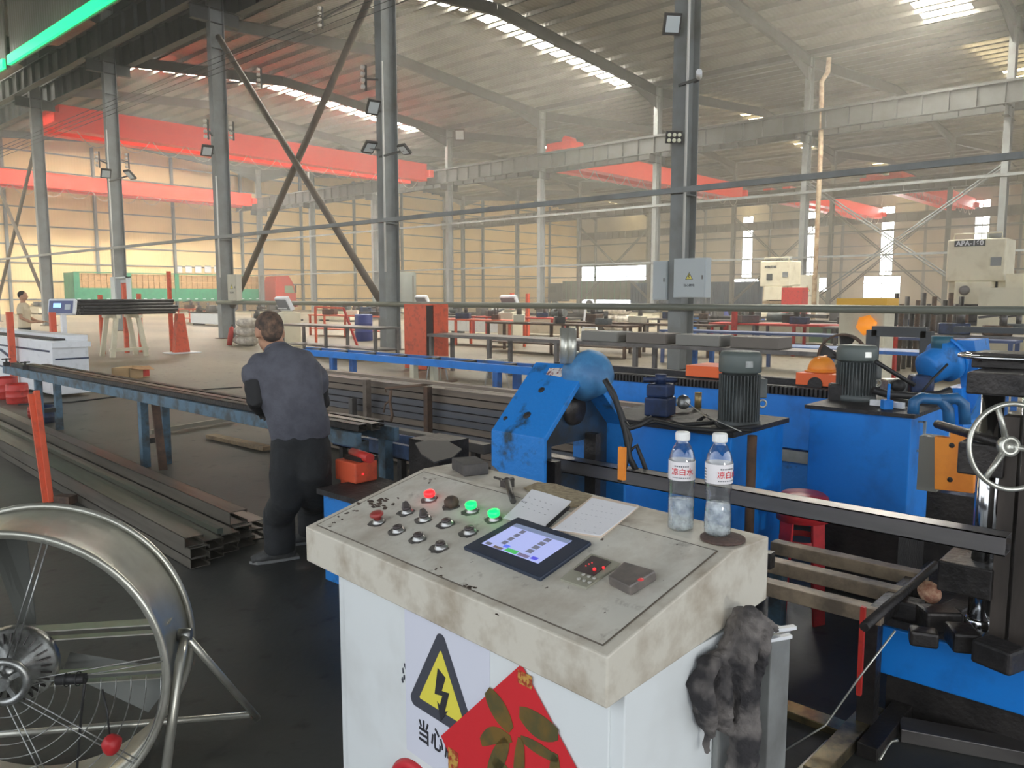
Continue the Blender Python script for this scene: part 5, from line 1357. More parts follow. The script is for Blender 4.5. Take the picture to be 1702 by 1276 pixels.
# red plastic stool
q = P(1334, 860, x=3.80); q = Vector((q.x, q.y, 0)); sr = thing('plastic_stool', 'red plastic stool below the bright profile', 'stool', (q.x, q.y, 0))
th_ = P(1334, 819, x=q.x).z
MB().lathe([(.0, th_), (.10, th_), (.118, th_ - .015), (.126, th_ - .13), (.12, th_ - .13)], (0, 0, 0), (0, 0, 1), 28).build('seat', mat('red_plastic', (196, 44, 50), .4, c2=(150, 34, 40), scale=8), sr)
for k in range(4):
    th = math.pi / 4 + k * math.pi / 2 + .4
    MB().bar((.095 * math.cos(th), .095 * math.sin(th), th_ - .05), (.13 * math.cos(th), .13 * math.sin(th), .002), .075, .012, (math.cos(th), math.sin(th), 0)).build('leg', mat('red_plastic', (196, 44, 50), .4), sr)
MB().lathe([(.108, th_ - .22), (.11, th_ - .25)], (0, 0, 0), (0, 0, 1), 28, cap=False).build('leg_band', mat('red_plastic', (196, 44, 50), .4), sr)

# ================================================================== TALL BUNDLE OF STEEL TUBES with rack posts
M_tube = mat('dull_steel_tube', (132, 118, 104), .42, .45, c2=(92, 88, 86), scale=2.2, stretch=(1, .06, 1), lo=.42, hi=.6)
M_tube2 = mat('blue_grey_steel_tube', (104, 108, 116), .38, .5, c2=(120, 106, 94), scale=2.0, stretch=(1, .06, 1))
tw = .066
def htube(w, h, L, t=.004):
    mb = MB(); mb.b2((0, 0, 0), (w, L, t)); mb.b2((0, 0, h - t), (w, L, h)); mb.b2((0, 0, t), (t, L, h - t)); mb.b2((w - t, 0, t), (w, L, h - t)); return mb
tubes = [htube(tw - .006, tw - .012, 4.8).build('steel_tube', M_tube), htube(tw - .006, tw - .012, 4.8).build('steel_tube', M_tube2)]
first = [True, True]
ORD = ['lowest', 'second from the floor', 'third from the floor', 'fourth from the floor', 'fifth from the floor', 'sixth from the floor', 'sixth from the top', 'fifth from the top', 'fourth from the top', 'third from the top', 'second from the top', 'topmost']
for r in range(12):
    for c in range(6):
        if 0 < c < 5 and 0 < r < 11 and (c + r) % 2: pass
        k = 0 if (r in (11, 10, 6, 3) or random.random() < .35) else 1
        loc = (4.74 + c * tw + random.uniform(-.012, .012) * (1 if c == 0 else .2), 2.95 + random.uniform(-.08, .12), .03 + r * (tw - .003))
        if first[k]: o = tubes[k]; first[k] = False; o.location = loc
        else: o = tubes[k].copy(); COL.objects.link(o); o.location = loc
        if c == 0: lab = 'square steel tube on the aisle face of the tall bundle, ' + ORD[r]
        elif r == 11: lab = 'square steel tube in the top layer of the tall bundle, ' + ('', 'next to the aisle edge', 'third from the aisle', 'fourth from the aisle', 'next to the far edge', 'at the far edge')[c]
        else: lab = 'square steel tube buried inside the tall bundle left of the blue cutting head'
        tag(o, lab, 'steel tube', 'tubes in the tall bundle')
for yy in (3.6, 5.4, 7.3):
    o = MB().b2((4.6, yy, 0), (5.3, yy + .08, .029)).build('timber_bearer', M_wood); tag(o, 'timber bearer under the tube bundle ' + {3.6: 'nearest the cutting head', 5.4: 'at its middle', 7.3: 'behind the bending person'}[yy], 'timber', 'bearers under the tube bundle')
for (u, zt, w_, lab, m_) in ((711, .80, .055, 'taller rusty rack post nearest the cutting head, in front of the tube bundle', M_rust), (610, .80, .055, 'tall rusty rack post in front of the tube bundle, nearer the bending person', mat('grey_rust_post', (120, 108, 96), .6, .2, c2=(88, 76, 66), scale=8)), (586, .60, .06, 'short stub post in front of the tube bundle', M_steelbar)):
    q = P(u, 660, x=4.66); o = MB().b2((4.63, q.y - w_ / 2, 0), (4.69, q.y + w_ / 2, zt)).build('rack_post', m_, bevel=.003); tag(o, lab, 'post')
o = MB().b2((4.60, 2.95, .835), (4.68, 7.85, .86)).build('rack_rail', M_tube); o.location.z = -.002
tag(o, 'flat steel rail along the top edge of the tube bundle', 'rail')
for a_ in (3.4, 7.7): MB().b2((4.62, a_, 0), (4.67, a_ + .05, .836)).build('rail_leg', M_rust, o)
st = MB(); st.tube([P(642, 652, x=4.60), P(640, 645, x=4.60), P(700, 640, x=4.60), P(760, 632, x=5.0)], .012, 6, flat=.4); st.tube([P(650, 648, x=4.58), P(648, 668, x=4.58), P(652, 690, x=4.58), P(650, 700, x=4.58)], .014, 6); st.tube([P(648, 665, x=4.58), P(640, 672, x=4.58), P(638, 685, x=4.58)], .009, 6)
o = st.build('lifting_sling', mat('grubby_sling', (110, 88, 72), .85)); tag(o, 'grubby brown sling knotted over the top of the tube bundle', 'sling')

# ================================================================== MIDDLE GROUND AND BACKGROUND
def G(u, v): return P(u, v, z=0)
def H(u, v, g):            # height of pixel (u, v) above the ground at the depth of ground point g
    dd = (g - _C).dot(_fd) / 1.0
    return P(u, v, d=(Vector((g.x, g.y, 0)) - _C).dot(_fd)).z
M_pbeige = mat('panel_beige', (176, 172, 156), .5); M_pgrey = mat('electric_box_grey', (176, 184, 186), .5)
def arm_to_column(t, x, q, m):
    """a steel arm from the thing to the nearest column of its row"""
    cx_ = 15 if x < 30 else 45
    yc = min(COLY, key=lambda y_: abs(y_ - q.y))
    if abs(q.x - cx_) > .3: end = Vector((cx_ - .285 if q.x < cx_ else cx_ + .285, yc, q.z - .05)) - q
    else: end = Vector((q.x, yc - .16 if q.y < yc else yc + .16, q.z - .05)) - q
    end = Matrix.Rotation(-t.rotation_euler.z, 3, 'Z') @ end
    MB().bar((0, 0, -.03), end, .05).build('column_arm', m, t)
# electric boxes fixed to columns
def ebox(loc, w, h, label, m, sign=True, d=.22):
    t = thing('electric_box', label, 'electric box', loc)
    MB().b2((-d, -w / 2, -h / 2), (0, w / 2, h / 2)).build('box_body', m, t, bevel=.008)
    MB().b2((-d - .012, -w / 2 + .02, -h / 2 + .02), (-d, w / 2 - .02, h / 2 - .02)).build('box_door', m, t, bevel=.003)
    if sign:
        s = h * .13
        f = lambda r, x: [Vector((x, r * math.sin(2 * math.pi * k / 3), r * math.cos(2 * math.pi * k / 3) + h * .02)) for k in range(3)]
        MB().prism(f(s, -d - .013), (-.001, 0, 0)).build('warning_triangle', M_ink, t)
        MB().prism(f(s * .74, -d - .0145), (-.001, 0, 0)).build('triangle_field', M_yel, t)
        MB().prism([Vector((-d - .016, a * s, b * s + h * .03)) for a, b in ((.08, .45), (-.18, .42), (.05, .0), (-.2, -.02), (.12, -.42), (-.02, -.1), (.2, -.06))], (-.001, 0, 0)).build('lightning_bolt', M_ink2, t)
        if h > .6: text('当心触电', s * .62, M_ink2, t, (-d - .0135, 0, -h * .19), (math.pi / 2, 0, -math.pi / 2), 'lettering', bold=.0005)
    MB().b2((-d - .03, -w / 2 + .06, -.03), (-d - .01, -w / 2 + .08, .05)).build('latch', M_steelbar, t)
    return t
ebox((14.72, 8.33, 1.97), .74, .80, 'pale grey electric box with yellow warning triangle, on the aisle side of the nearest column', M_pgrey)
ebox((14.9, 9.14, 1.93), .36, .82, 'narrow pale electric box on the far side of the nearest column', M_pgrey, False)
q = P(390, 478, x=14.6); ebox((14.715, q.y, q.z), .62, .95, 'beige electric box with warning sign low on the column behind the bending person', M_pbeige, True)
q = P(1343, 482, x=44.5); t = ebox((44.6, q.y, q.z), 1.2, 1.7, 'white electric box on the far column beside the cream downpipe', M_pbeige, True)
arm_to_column(t, 45, Vector((44.6, q.y, q.z)), M_steel_d)
q = P(209, 483, x=14.7); t = thing('electric_box', 'open glass-fronted electric box on the column before the green trailer', 'electric box', (14.7, q.y, q.z))
mb = MB(); 
for a_, b_ in (((-.2, -.62, -.62), (0, -.55, .62)), ((-.2, .55, -.62), (0, .62, .62)), ((-.2, -.62, .55), (0, .62, .62)), ((-.2, -.62, -.62), (0, .62, -.55)), ((-.02, -.6, -.6), (0, .6, .6))): mb.b2(a_, b_)
mb.build('box_body', M_pgrey, t); arm_to_column(t, 15, Vector((14.7, q.y, q.z)), M_steel_d); MB().b2((-.22, .62, -.62), (-.2, 1.1, .62)).build('box_door', M_pgrey, t)
for k in range(3): MB().b2((-.1, -.2 , -.45 + k * .3), (-.03, .25, -.25 + k * .3)).build('breaker', M_redp, t)

# floodlights
def flood(u, v, x, label, s=.34, tilt=-.5, led=False, rz=0.0):
    q = P(u, v, x=x); t = thing('floodlight', label, 'floodlight', q, math.pi + YAW + rz)
    R_ = RY(-tilt)
    MB().box((0, 0, 0), (.08, s, s * (.7 if led else 1.15)), R_, .01).build('lamp_housing', M_black, t)
    if led:
        for i in range(3):
            for j in range(2): MB().lathe([(.0, .0), (s * .12, .0), (s * .12, .012), (0, .012)], R_ @ Vector((.042, (i - 1) * s * .30, (j - .5) * s * .32)), R_ @ Vector((1, 0, 0)), 14).build('lamp_lens', mat('led_lens', (226, 226, 200), .2), t)
    else: MB().box(R_ @ Vector((.043, 0, 0)), (.01, s * .78, s * .85), R_).build('lamp_glass', mat('pale_lamp_glass', (196, 204, 206), .15), t)
    arm_to_column(t, x, q, M_steel_d)
    return t
flood(1117, 40, 14.5, 'floodlight high on the nearest column, at the top of the picture', .36, -.35, rz=.15)
flood(1120, 228, 14.5, 'six-lens floodlight on the nearest column below the single lamp', .34, -.35, True)
flood(620, 178, 14.4, 'tilted floodlight high on the column above the orange locker', .38, -.6, rz=.6)
flood(614, 244, 14.4, 'lower floodlight on the same column, just under the red crane', .36, -.9, rz=.7)
flood(672, 248, 14.6, 'small lamp on the far face of that column beside the red crane', .3, -.9, rz=-.7)
flood(344, 250, 14.4, 'floodlight on the column left of the big X brace', .4, -.8, rz=.6)
flood(176, 288, 14.4, 'floodlight on the column in front of the green trailer, near side', .42, -.8, rz=.6)
flood(216, 290, 14.6, 'floodlight on the column in front of the green trailer, far side', .42, -.8, rz=-.6)
flood(764, 224, 44.4, 'far floodlight high on a middle row column near the skylight end', .8, -.4)
q = P(1162, 128, x=14.6); t = thing('security_camera', 'white camera on an arm on the nearest column', 'camera', q); arm_to_column(t, 15, q, M_steel_d)
MB().tube([(0, 0, 0), (-.18, -.1, .05)], .06, 12).build('camera_body', M_white, t); MB().bar((.0, .0, -.05), (.1, .15, -.05), .04).build('bracket', M_steel_d, t)
# conductor brackets with insulators below the runway beams
def insul(u, v, x, label):
    q = P(u, v, x=x); t = thing('insulator_bracket', label, 'bracket', q, 0, 'insulator brackets of the crane conductor lines')
    MB().bar((0, 0, .35), (0, 0, -.35), .05).build('bracket_arm', M_steel_d, t); arm_to_column(t, x, q, M_steel_d)
    for k in range(4): MB().lathe([(.03, 0), (.075, .03), (.03, .06), (.07, .09), (.03, .12)], (-.05, 0, .28 - k * .18), (-1, 0, 0), 12).build('insulator', mat('white_porcelain', (200, 196, 186), .3), t)
for u, v, x, lab in ((608, 130, 14.5, 'insulator bracket above the tilted floodlight'), (434, 130, 15.9, 'insulator bracket between the crossing braces'), (346, 215, 14.2, 'insulator bracket above the floodlight left of the X brace'),
                     (388, 218, 15.9, 'insulator bracket on the far side of the column left of the X brace'), (165, 265, 14.2, 'insulator bracket before the lower red crane'), (214, 268, 15.9, 'insulator bracket right of the green trailer column'), (536, 30, 15.9, 'insulator bracket near the top of the long brace')):
    insul(u, v, x, lab)
cw = MB()
for k in range(4):
    z = 9.9 - k * .18; cw.tube([(14.3, -5, z), (14.3, 38, z), (14.3, 70, z)], .012, 5)
o = cw.build('conductor_wires', M_steel_d); o['kind'] = 'structure'

# trucks by the far wall
t = thing('truck_trailer', 'long green cargo trailer with boxed load behind its slatted sides', 'trailer', (36, 78, 0))
TLX0, TLX1 = 26.6, 45.6
MB().b2((-9.4, 0, 1.2), (9.4, .08, 2.35)).build('side_board', M_teal, t); MB().b2((-9.4, -.0, 1.1), (9.4, 2.5, 1.25)).build('bed', M_teal, t)
MB().b2((-9.4, 0, 1.2), (-9.3, 2.5, 3.75)).build('end_board', M_teal, t)
for k in range(5): MB().b2((-9.4 + k * 4.65, -.03, 1.2), (-8.9 + k * 4.6, .1, 3.75)).build('side_post', M_teal, t)
mb = MB()
for r in range(2):
    for c in range(34): mb.b2((-9.2 + c * .545, .1, 2.35 + r * .68), (-9.2 + c * .545 + .5, 1.2, 2.98 + r * .68))
mb.build('boxed_load', M_ply, t)['kind'] = 'stuff'
MB().b2((-9.4, -.02, 3.72), (9.4, .08, 3.82)).build('top_rail', M_teal, t)
for k, x_ in enumerate((-6.5, -5.2, -3.9, 6.0)):
    MB().cyl((x_, -.1, .52), (x_, .3, .52), .5, 20).build('wheel', M_rubber, t)
mb = MB()
for k in range(22): mb.b2((-9.2 + k * .85, -.04, 1.28), (-8.9 + k * .85, -.03, 1.36))
mb.build('reflector_strips', M_white, t)['kind'] = 'stuff'
t = thing('truck_cab', 'red truck cab facing away from the green trailer', 'truck', (48.3, 79.3, 0))
mb = MB(); pf = [(-1.2, .9), (-1.2, 3.2), (-1.0, 3.75), (.5, 3.85), (1.0, 3.1), (1.35, 1.9), (1.4, .7)]
mb.prism([(x_, -1.2, z_) for x_, z_ in pf], (0, 2.4, 0)); mb.build('cab_body', mat('truck_red', (200, 58, 44), .35), t, bevel=.08)
MB().prism([(1.05, -1.1, 3.0), (1.07, -1.1, 3.0), (1.38, -1.1, 1.95), (1.34, -1.1, 1.95)], (0, 2.2, 0)).build('windscreen', M_glassd, t)
MB().prism([(-.1, -1.21, 2.75), (.85, -1.21, 2.75), (1.15, -1.21, 1.95), (-.1, -1.21, 1.95)], (0, -.02, 0)).build('side_window', mat('green_glass', (130, 150, 120), .2), t)
MB().b2((1.36, -1.2, .4), (1.5, 1.2, 1.1)).build('bumper', M_redp, t)
MB().b2((-2.2, -.6, .6), (-1.0, .6, .9)).build('chassis', M_black, t)
MB().cyl((.3, -1.15, .52), (.3, -.7, .52), .52, 22).build('wheel', M_rubber, t); MB().bar((1.2, -1.35, 2.0), (1.2, -1.35, 2.8), .2, .08).build('mirror', M_black, t)
# truck with covered load at the gate
t = thing('cargo_truck', 'long truck with grey-green covered load in front of the bright gate', 'truck', (97, 68, 0), 0)
mb = MB(); mb.b2((-1.2, -9, 1.1), (1.2, 9, 3.9))
mb.build('covered_load', mat('tarpaulin_green_grey', (92, 104, 92), .8, c2=(74, 86, 78), scale=1), t, bevel=.1)
mb = MB()
for k in range(18): mb.b2((-1.26, -8.8 + k, 1.1), (-1.2, -8.7 + k, 3.9))
mb.build('side_stake', M_teal, t)['kind'] = 'stuff'
MB().b2((-1.1, 9.4, .8), (1.2, 11.8, 3.6)).build('cab', mat('truck_dark_green', (60, 70, 62), .4), t, bevel=.15)
MB().b2((-1.14, 10.3, 2.2), (-1.1, 11.6, 3.1)).build('side_window', M_glassd, t)
for yy in (-7, -5.7, 4, 10.6): MB().cyl((-1.15, yy, .5), (-.7, yy, .5), .5, 18).build('wheel', M_rubber, t)
t = thing('shipping_container', 'dark blue steel container behind the cream press with the square dial', 'container', (78, 43.5, 0))
mb = MB(); mb.b2((-1.2, -8.2, .05), (1.2, 8.2, 3.1))
for k in range(40): mb.b2((-1.26, -8.1 + k * .41, .2), (-1.2, -7.9 + k * .41, 2.95))
mb.build('container_body', mat('container_blue', (44, 84, 120), .55, c2=(34, 64, 96), scale=.6), t)
# pale vertical tank
q = G(677, 503.5); t = thing('storage_tank', 'pale blue-grey upright cylindrical tank against the cream wall', 'tank', (41.8, 70, 0))
q = P(677, 475, y=70); t.location = (q.x, 70, 0); hh_ = P(677, 452, y=70).z
MB().lathe([(1.0, .0), (1.0, hh_ - .2), (.9, hh_), (0, hh_ + .05)], (0, 0, 0), (0, 0, 1), 28).build('tank_shell', mat('tank_pale', (160, 172, 172), .5), t)
MB().b2((-.1, -1.06, 1), (.1, -.98, hh_ - .4)).build('level_gauge', M_steel, t)
# notices on the far wall
for i in range(5):
    a_ = P(292 + i * 16, 441, y=YW - .12); b_ = P(303 + i * 16, 453, y=YW - .12)
    o = MB().b2((a_.x, YW - .13, b_.z), (b_.x, YW - .10, a_.z)).build('wall_notice', M_paper); tag(o, ('first', 'second', 'middle', 'fourth', 'last')[i] + ' white notice sheet, counting from the trailer tail, in the row on the cream wall', 'notice', 'notices on the cream wall')
    MB().b2((a_.x, YW - .14, a_.z - .12), (b_.x, YW - .13, a_.z)).build('notice_heading', mat('notice_blue', (120, 132, 140), .6), o)

# ---- left middle ground
wt = thing('cutting_bench', 'long white sheet-metal bench with blue stripes and a dark slatted top', 'bench', (4.2, 14, 0))
c_ = P(85, 567, z=.9); e_ = P(145, 566, z=.9)
wx0, wy0 = c_.x, c_.y; wx1 = P(146, 566, y=wy0).x
MB().b2((wx0, wy0, .05), (wx1, wy0 + 9, .9)).build('bench_body', M_white, wt, world=True, bevel=.01)
MB().b2((wx0 + .06, wy0 + .1, .9), (wx1 - .06, wy0 + 9, .93)).build('slatted_top', M_black, wt, world=True)
MB().b2((wx1 - .3, wy0 - .0, .9), (wx1, wy0 + 9, .98)).build('side_lip', M_white, wt, world=True)
MB().b2((wx1 - .0, wy0 - .12, .80), (wx0 - .03, wy0 - .02, .88)).build('end_flange', M_white, wt, world=True)
for z_ in (.72, .34): MB().b2((wx0 - .008, wy0 + .1, z_), (wx0, wy0 + 9, z_ + .03)).build('blue_stripe', M_blued, wt, world=True)
for z_ in (.60, .28): MB().b2((wx0 + .04, wy0 - .008, z_), (wx1, wy0, z_ + .025)).build('blue_stripe', M_blued, wt, world=True)
MB().bar((wx0 - .012, wy0 + 2.6, .66), (wx0 - .012, wy0 + 1.2, .36), .03, .04, (1, 0, 0)).build('blue_stripe', M_blued, wt, world=True)
# control head on a post, lit display
q = P(104, 510, d=14.6); t = thing('control_console', 'blue and white control head with a lit display, left of the black tube pile', 'control panel', (q.x, q.y, 0))
MB().box((0, 0, q.z), (.10, .50, .30), RZ(YAW) @ RY(.25), .03).build('head_shell', M_white, t)
MB().box(Vector((0, 0, q.z)) - _fw * .055, (.012, .44, .24), RZ(YAW) @ RY(.25), .01).build('face', mat('face_slate_blue', (84, 92, 130), .4), t)
MB().box(Vector((0, 0, q.z + .03)) - _fw * .066 - _rt * .06, (.008, .14, .08), RZ(YAW) @ RY(.25)).build('display', mat('lit_display_blue', (150, 190, 230), .3, emit=((150, 200, 250), .8)), t)
MB().box(Vector((0, 0, q.z)) - _fw * .066 + _rt * .13, (.008, .1, .1), RZ(YAW) @ RY(.25)).build('key_pad', M_pgrey, t)
MB().b2((-.04, -.04, 0), (.04, .04, q.z - .12)).build('post', M_white, t)
# pile of black tubes on trestle and stand
pg_ = G(300, 585); py_ = 22.0
rb = P(285, 520, y=py_); lb = P(128, 515, y=py_)
k = 0
for r, n_ in enumerate((10, 10, 8, 6, 3)):
    for c in range(n_):
        o = MB().cyl((lb.x + random.uniform(-.1, .2), 0, 0), (rb.x + random.uniform(-.12, .12), 0, 0), .042, 10).build('black_tube', M_rubber if (r + c) % 3 else M_darkmetal) if k == 0 else tb0.copy()
        if k == 0: tb0 = o
        else: COL.objects.link(o)
        o.location = (random.uniform(-.1, .1), py_ - .40 + (c + (10 - n_) / 2) * .086, 1.12 + .045 + r * .078)
        tag(o, 'black tube in the heap lying across the trestle and the orange stand', 'tube', 'black tubes on the trestle'); k += 1
q = G(205, 600); tr_ = thing('trestle', 'cream wooden trestle under the black tube pile', 'trestle', (P(205, 560, y=py_).x, py_, 0))
for sx in (-.38, .38):
    for sy in (-.35, .35): MB().bar((sx * 1.15, sy, .0), (sx * .75, sy * .9, 1.05), .11, .09, (0, 1, 0)).build('leg', M_cream, tr_)
    MB().bar((sx * .75, -.5, 1.07), (sx * .75, .5, 1.07), .10, .09).build('top_beam', M_cream, tr_)
MB().bar((-.5, -.35, .2), (.5, -.35, .2), .08).build('cross_bar', M_cream, tr_)
s_ = P(300, 560, y=py_); t = thing('support_stand', 'orange tapered stand under the end of the black tube pile, white foot', 'stand', (s_.x, py_, 0))
MB().prism([(-.22, -.1, .02), (.22, -.1, .02), (.09, -.1, 1.11), (-.09, -.1, 1.11)], (0, .2, 0)).build('stand_body', M_orange, t); MB().b2((-.4, -.3, 0), (.45, .3, .03)).build('foot_plate', M_white, t)
MB().b2((-.05, .52, .02), (.05, .60, 2.3)).build('tall_post', M_orange, t)
for i, (u, v0, v1) in enumerate(((210, 592, 470), (170, 590, 490), (234, 590, 488))):
    g_ = P(u, 560, y=py_ + 1.2); o = MB().b2((-.05, -.05, 0), (.05, .05, P(u, v1, y=py_ + 1.2).z)).build('rack_post', M_orange); o.location = (g_.x, py_ + 1.2, 0)
    tag(o, ('red-orange post in front of the open electric box', 'short orange post left of the open electric box', 'faded orange post right of the open electric box')[i], 'post')
for i, (u, v) in enumerate(((88, 540), (17, 540))):
    g_ = P(u, v, d=13.8 - i * .4); o = MB().b2((-.045, -.045, 0), (.045, .045, g_.z + .22)).build('rack_post', M_orange); o.location = (g_.x, g_.y, 0)
    tag(o, ('orange post in front of the control head', 'orange post behind the white bench, next to the person in pale shirt')[i], 'post')
# the second person
q = P(38, 500, d=18.5); w2 = thing('person', 'person in a pale T-shirt standing behind the white bench', 'person', (q.x, q.y, 0))
hz2 = P(38, 492, d=18.5).z; sc_ = hz2 / 1.63
b_ = MB(); L_ = lambda x, y, z: Vector((x * sc_, y * sc_, z * sc_))
Rt2 = (1, 0, 0)
Rr = Matrix.Identity(3)
for s_ in (-1, 1): loft(b_, [(L_(s_ * .09, 0, .86), .08 * sc_, .08 * sc_), (L_(s_ * .1, 0, .48), .055 * sc_, .06 * sc_), (L_(s_ * .1, .02, .08), .035 * sc_, .04 * sc_), (L_(s_ * .1, -.04, .04), .04 * sc_, .09 * sc_)], Rt2, 12)
loft(b_, [(L_(0, 0, .84), .15, .11), (L_(0, 0, 1.05), .14, .10), (L_(0, 0, 1.3), .18, .11), (L_(0, 0, 1.42), .15, .09), (L_(0, 0, 1.47), .055, .055), (L_(0, 0, 1.56), .05, .05)], Rt2, 16)
b_.ball(L_(0, -.01, 1.63), (.078, .098, .118), 16, 10); b_.ball(L_(0, -.11, 1.61), (.013, .02, .02), 8, 6)
for s_ in (-1, 1):
    b_.ball(L_(s_ * .08, 0, 1.62), (.012, .02, .032), 8, 6)
    b_.tube([L_(s_ * .19, 0, 1.38), L_(s_ * .23, -.02, 1.12), L_(s_ * .20, -.22, 1.02), L_(s_ * .16, -.34, 1.02)], [.05, .042, .035, .026], 10)
    hand(b_, L_(s_ * .16, -.34, 1.02), (0, -1, 0), (0, 0, -1), 1.0, .5, s_)
soft(b_.build('body', M_skin, w2), .012, 2)
s_ = MB(); loft(s_, [(L_(0, 0, .88), .175, .13), (L_(0, 0, 1.1), .165, .125), (L_(0, 0, 1.32), .20, .13), (L_(0, 0, 1.43), .16, .10), (L_(0, 0, 1.475), .07, .07)], Rt2, 18)
for q_ in (-1, 1): s_.tube([L_(q_ * .17, 0, 1.38), L_(q_ * .235, -.01, 1.2)], [.07, .068], 12)
soft(s_.build('shirt', mat('pale_tshirt', (206, 190, 160), .85), w2), .014, 2)
s_ = MB(); loft(s_, [(L_(0, 0, .93), .165, .125), (L_(0, 0, .8), .175, .13)], Rt2, 16)
for q_ in (-1, 1): loft(s_, [(L_(q_ * .09, 0, .84), .095, .1), (L_(q_ * .1, 0, .45), .08, .085), (L_(q_ * .1, .01, .06), .07, .075)], Rt2, 12)
soft(s_.build('trousers', M_trou, w2), .014, 2)
s_ = MB(); s_.ball(L_(0, .012, 1.66), (.083, .098, .10), 14, 9); soft(s_.build('hair', mat('black_hair', (34, 28, 26), .8), w2), .012, 1)
w2.rotation_euler = (0, 0, YAW + math.radians(10))

# ---- generic workshop machines
def workbench(loc, L, W_, h, rz, m, label, shelf=False, top=.05, legs=None):
    t = thing('workbench', label, 'workbench', loc, rz)
    MB().b2((-L / 2, -W_ / 2, h - top), (L / 2, W_ / 2, h)).build('bench_top', m, t)
    n_ = legs or max(2, int(L / 2) + 1)
    for k in range(n_):
        x_ = -L / 2 + .08 + (L - .16) * k / (n_ - 1)
        for y_ in (-W_ / 2 + .05, W_ / 2 - .05): MB().b2((x_ - .035, y_ - .035, 0), (x_ + .035, y_ + .035, h - top)).build('leg', m, t)
    if shelf: MB().b2((-L / 2 + .05, -W_ / 2 + .05, h * .3), (L / 2 - .05, W_ / 2 - .05, h * .3 + .03)).build('shelf', m, t)
    return t
def cnc(loc, rz, label, s=1.0):
    t = thing('control_cabinet', label, 'control cabinet', loc, rz)
    MB().prism([(-.28 * s, -.3 * s, 0), (.28 * s, -.3 * s, 0), (.28 * s, -.3 * s, .95 * s), (.05 * s, -.3 * s, 1.0 * s), (-.28 * s, -.3 * s, .9 * s)], (0, .6 * s, 0)).build('cabinet_body', M_cream, t, bevel=.02)
    R_ = RY(math.radians(-28))
    MB().box((-.06 * s, 0, 1.22 * s), (.13 * s, .62 * s, .42 * s), R_, .03).build('head_shell', M_white, t)
    MB().box(Vector((-.06 * s, 0, 1.22 * s)) + R_ @ Vector((-.07 * s, 0, 0)), (.02, .54 * s, .33 * s), R_, .006).build('face', mat('face_grey', (110, 112, 118), .4), t)
    MB().box(Vector((-.06 * s, 0, 1.25 * s)) + R_ @ Vector((-.083 * s, 0, .03)), (.01, .28 * s, .14 * s), R_).build('display', mat('grey_display', (150, 152, 148), .3), t)
    for k in range(6): MB().box(Vector((-.06 * s, (-.2 + k * .08) * s, 1.12 * s)) + R_ @ Vector((-.083 * s, 0, 0)), (.01, .05 * s, .03 * s), R_).build('key', M_white, t)
    return t
def bender(loc, rz, label, m, s=1.0):
    """bar machine: bed, slide, die head, pull arm, motor"""
    t = thing('bending_machine', label, 'machine', loc, rz)
    MB().b2((-1.6 * s, -.3 * s, .1), (1.6 * s, .3 * s, .62 * s)).build('machine_body', m, t, bevel=.02)
    MB().b2((-1.7 * s, -.34 * s, .62 * s), (1.8 * s, .34 * s, .68 * s)).build('machine_top', M_darkmetal, t)
    MB().lathe([(.16 * s, .68 * s), (.16 * s, .86 * s), (.1 * s, .88 * s), (.1 * s, .98 * s), (0, 1.0 * s)], (1.2 * s, 0, 0), (0, 0, 1), 20).build('die_head', M_darkmetal, t)
    MB().bar((.2 * s, .05, .78 * s), (1.2 * s, 0, .80 * s), .12 * s, .10 * s).build('pull_arm', M_steelbar, t)
    MB().cyl((-1.0 * s, -.15 * s, .84 * s), (-.45 * s, -.15 * s, .84 * s), .15 * s).build('motor', M_motor, t)
    MB().b2((-.2 * s, -.2 * s, .68 * s), (.1 * s, .2 * s, 1.0 * s)).build('slide_block', M_steelbar, t, bevel=.01)
    for x_ in (-1.3, 1.3): MB().b2((x_ * s - .1, -.28 * s, 0), (x_ * s + .1, .28 * s, .1)).build('foot', M_black, t)
    return t
def drum(loc, label, m, h=.9, r=.29):
    t = thing('drum', label, 'drum', loc)
    MB().lathe([(r * .94, 0), (r, .03), (r, h * .33), (r * 1.03, h * .345), (r, h * .36), (r, h * .65), (r * 1.03, h * .665), (r, h * .68), (r, h - .03), (r * .94, h), (r * .9, h - .02), (0, h - .02)], (0, 0, 0), (0, 0, 1), 24).build('shell', m, t); return t
def sacks(loc, label, n_, s=1.0, m=None):
    for k in range(n_):
        mb = MB(); mb.ball((0, 0, .16 * s), (.38 * s, .28 * s, .17 * s), 14, 9)
        o = soft(mb.build('sack', m or M_sack), .03 * s, 1, .06 * s, .2)
        o.location = (loc[0] + (k % 2) * .2 * s, loc[1] + (k % 2) * .60 * s, (k // 2) * .29 * s + .01); tag(o, label + ', ' + ('bottom', 'bottom far', 'middle', 'middle far', 'top', 'top far')[k] + ' one', 'sack', label + ' (pile)')
def clutter(loc, label, name, cat, m, s, n_=5):
    """a bench-top heap of castings and fittings modelled as one tool or fixture"""
    t = thing(name, label, cat, loc, random.random() * 3)
    MB().box((0, 0, .10 * s), (.5 * s, .3 * s, .2 * s), None, .02).build('fixture_base', m, t)
    MB().cyl((-.1 * s, 0, .2 * s), (-.1 * s, 0, .45 * s), .07 * s).build('spindle', M_steelbar, t)
    MB().bar((-.1 * s, 0, .42 * s), (.35 * s, .1 * s, .36 * s), .05 * s).build('arm', M_darkmetal, t)
    return t

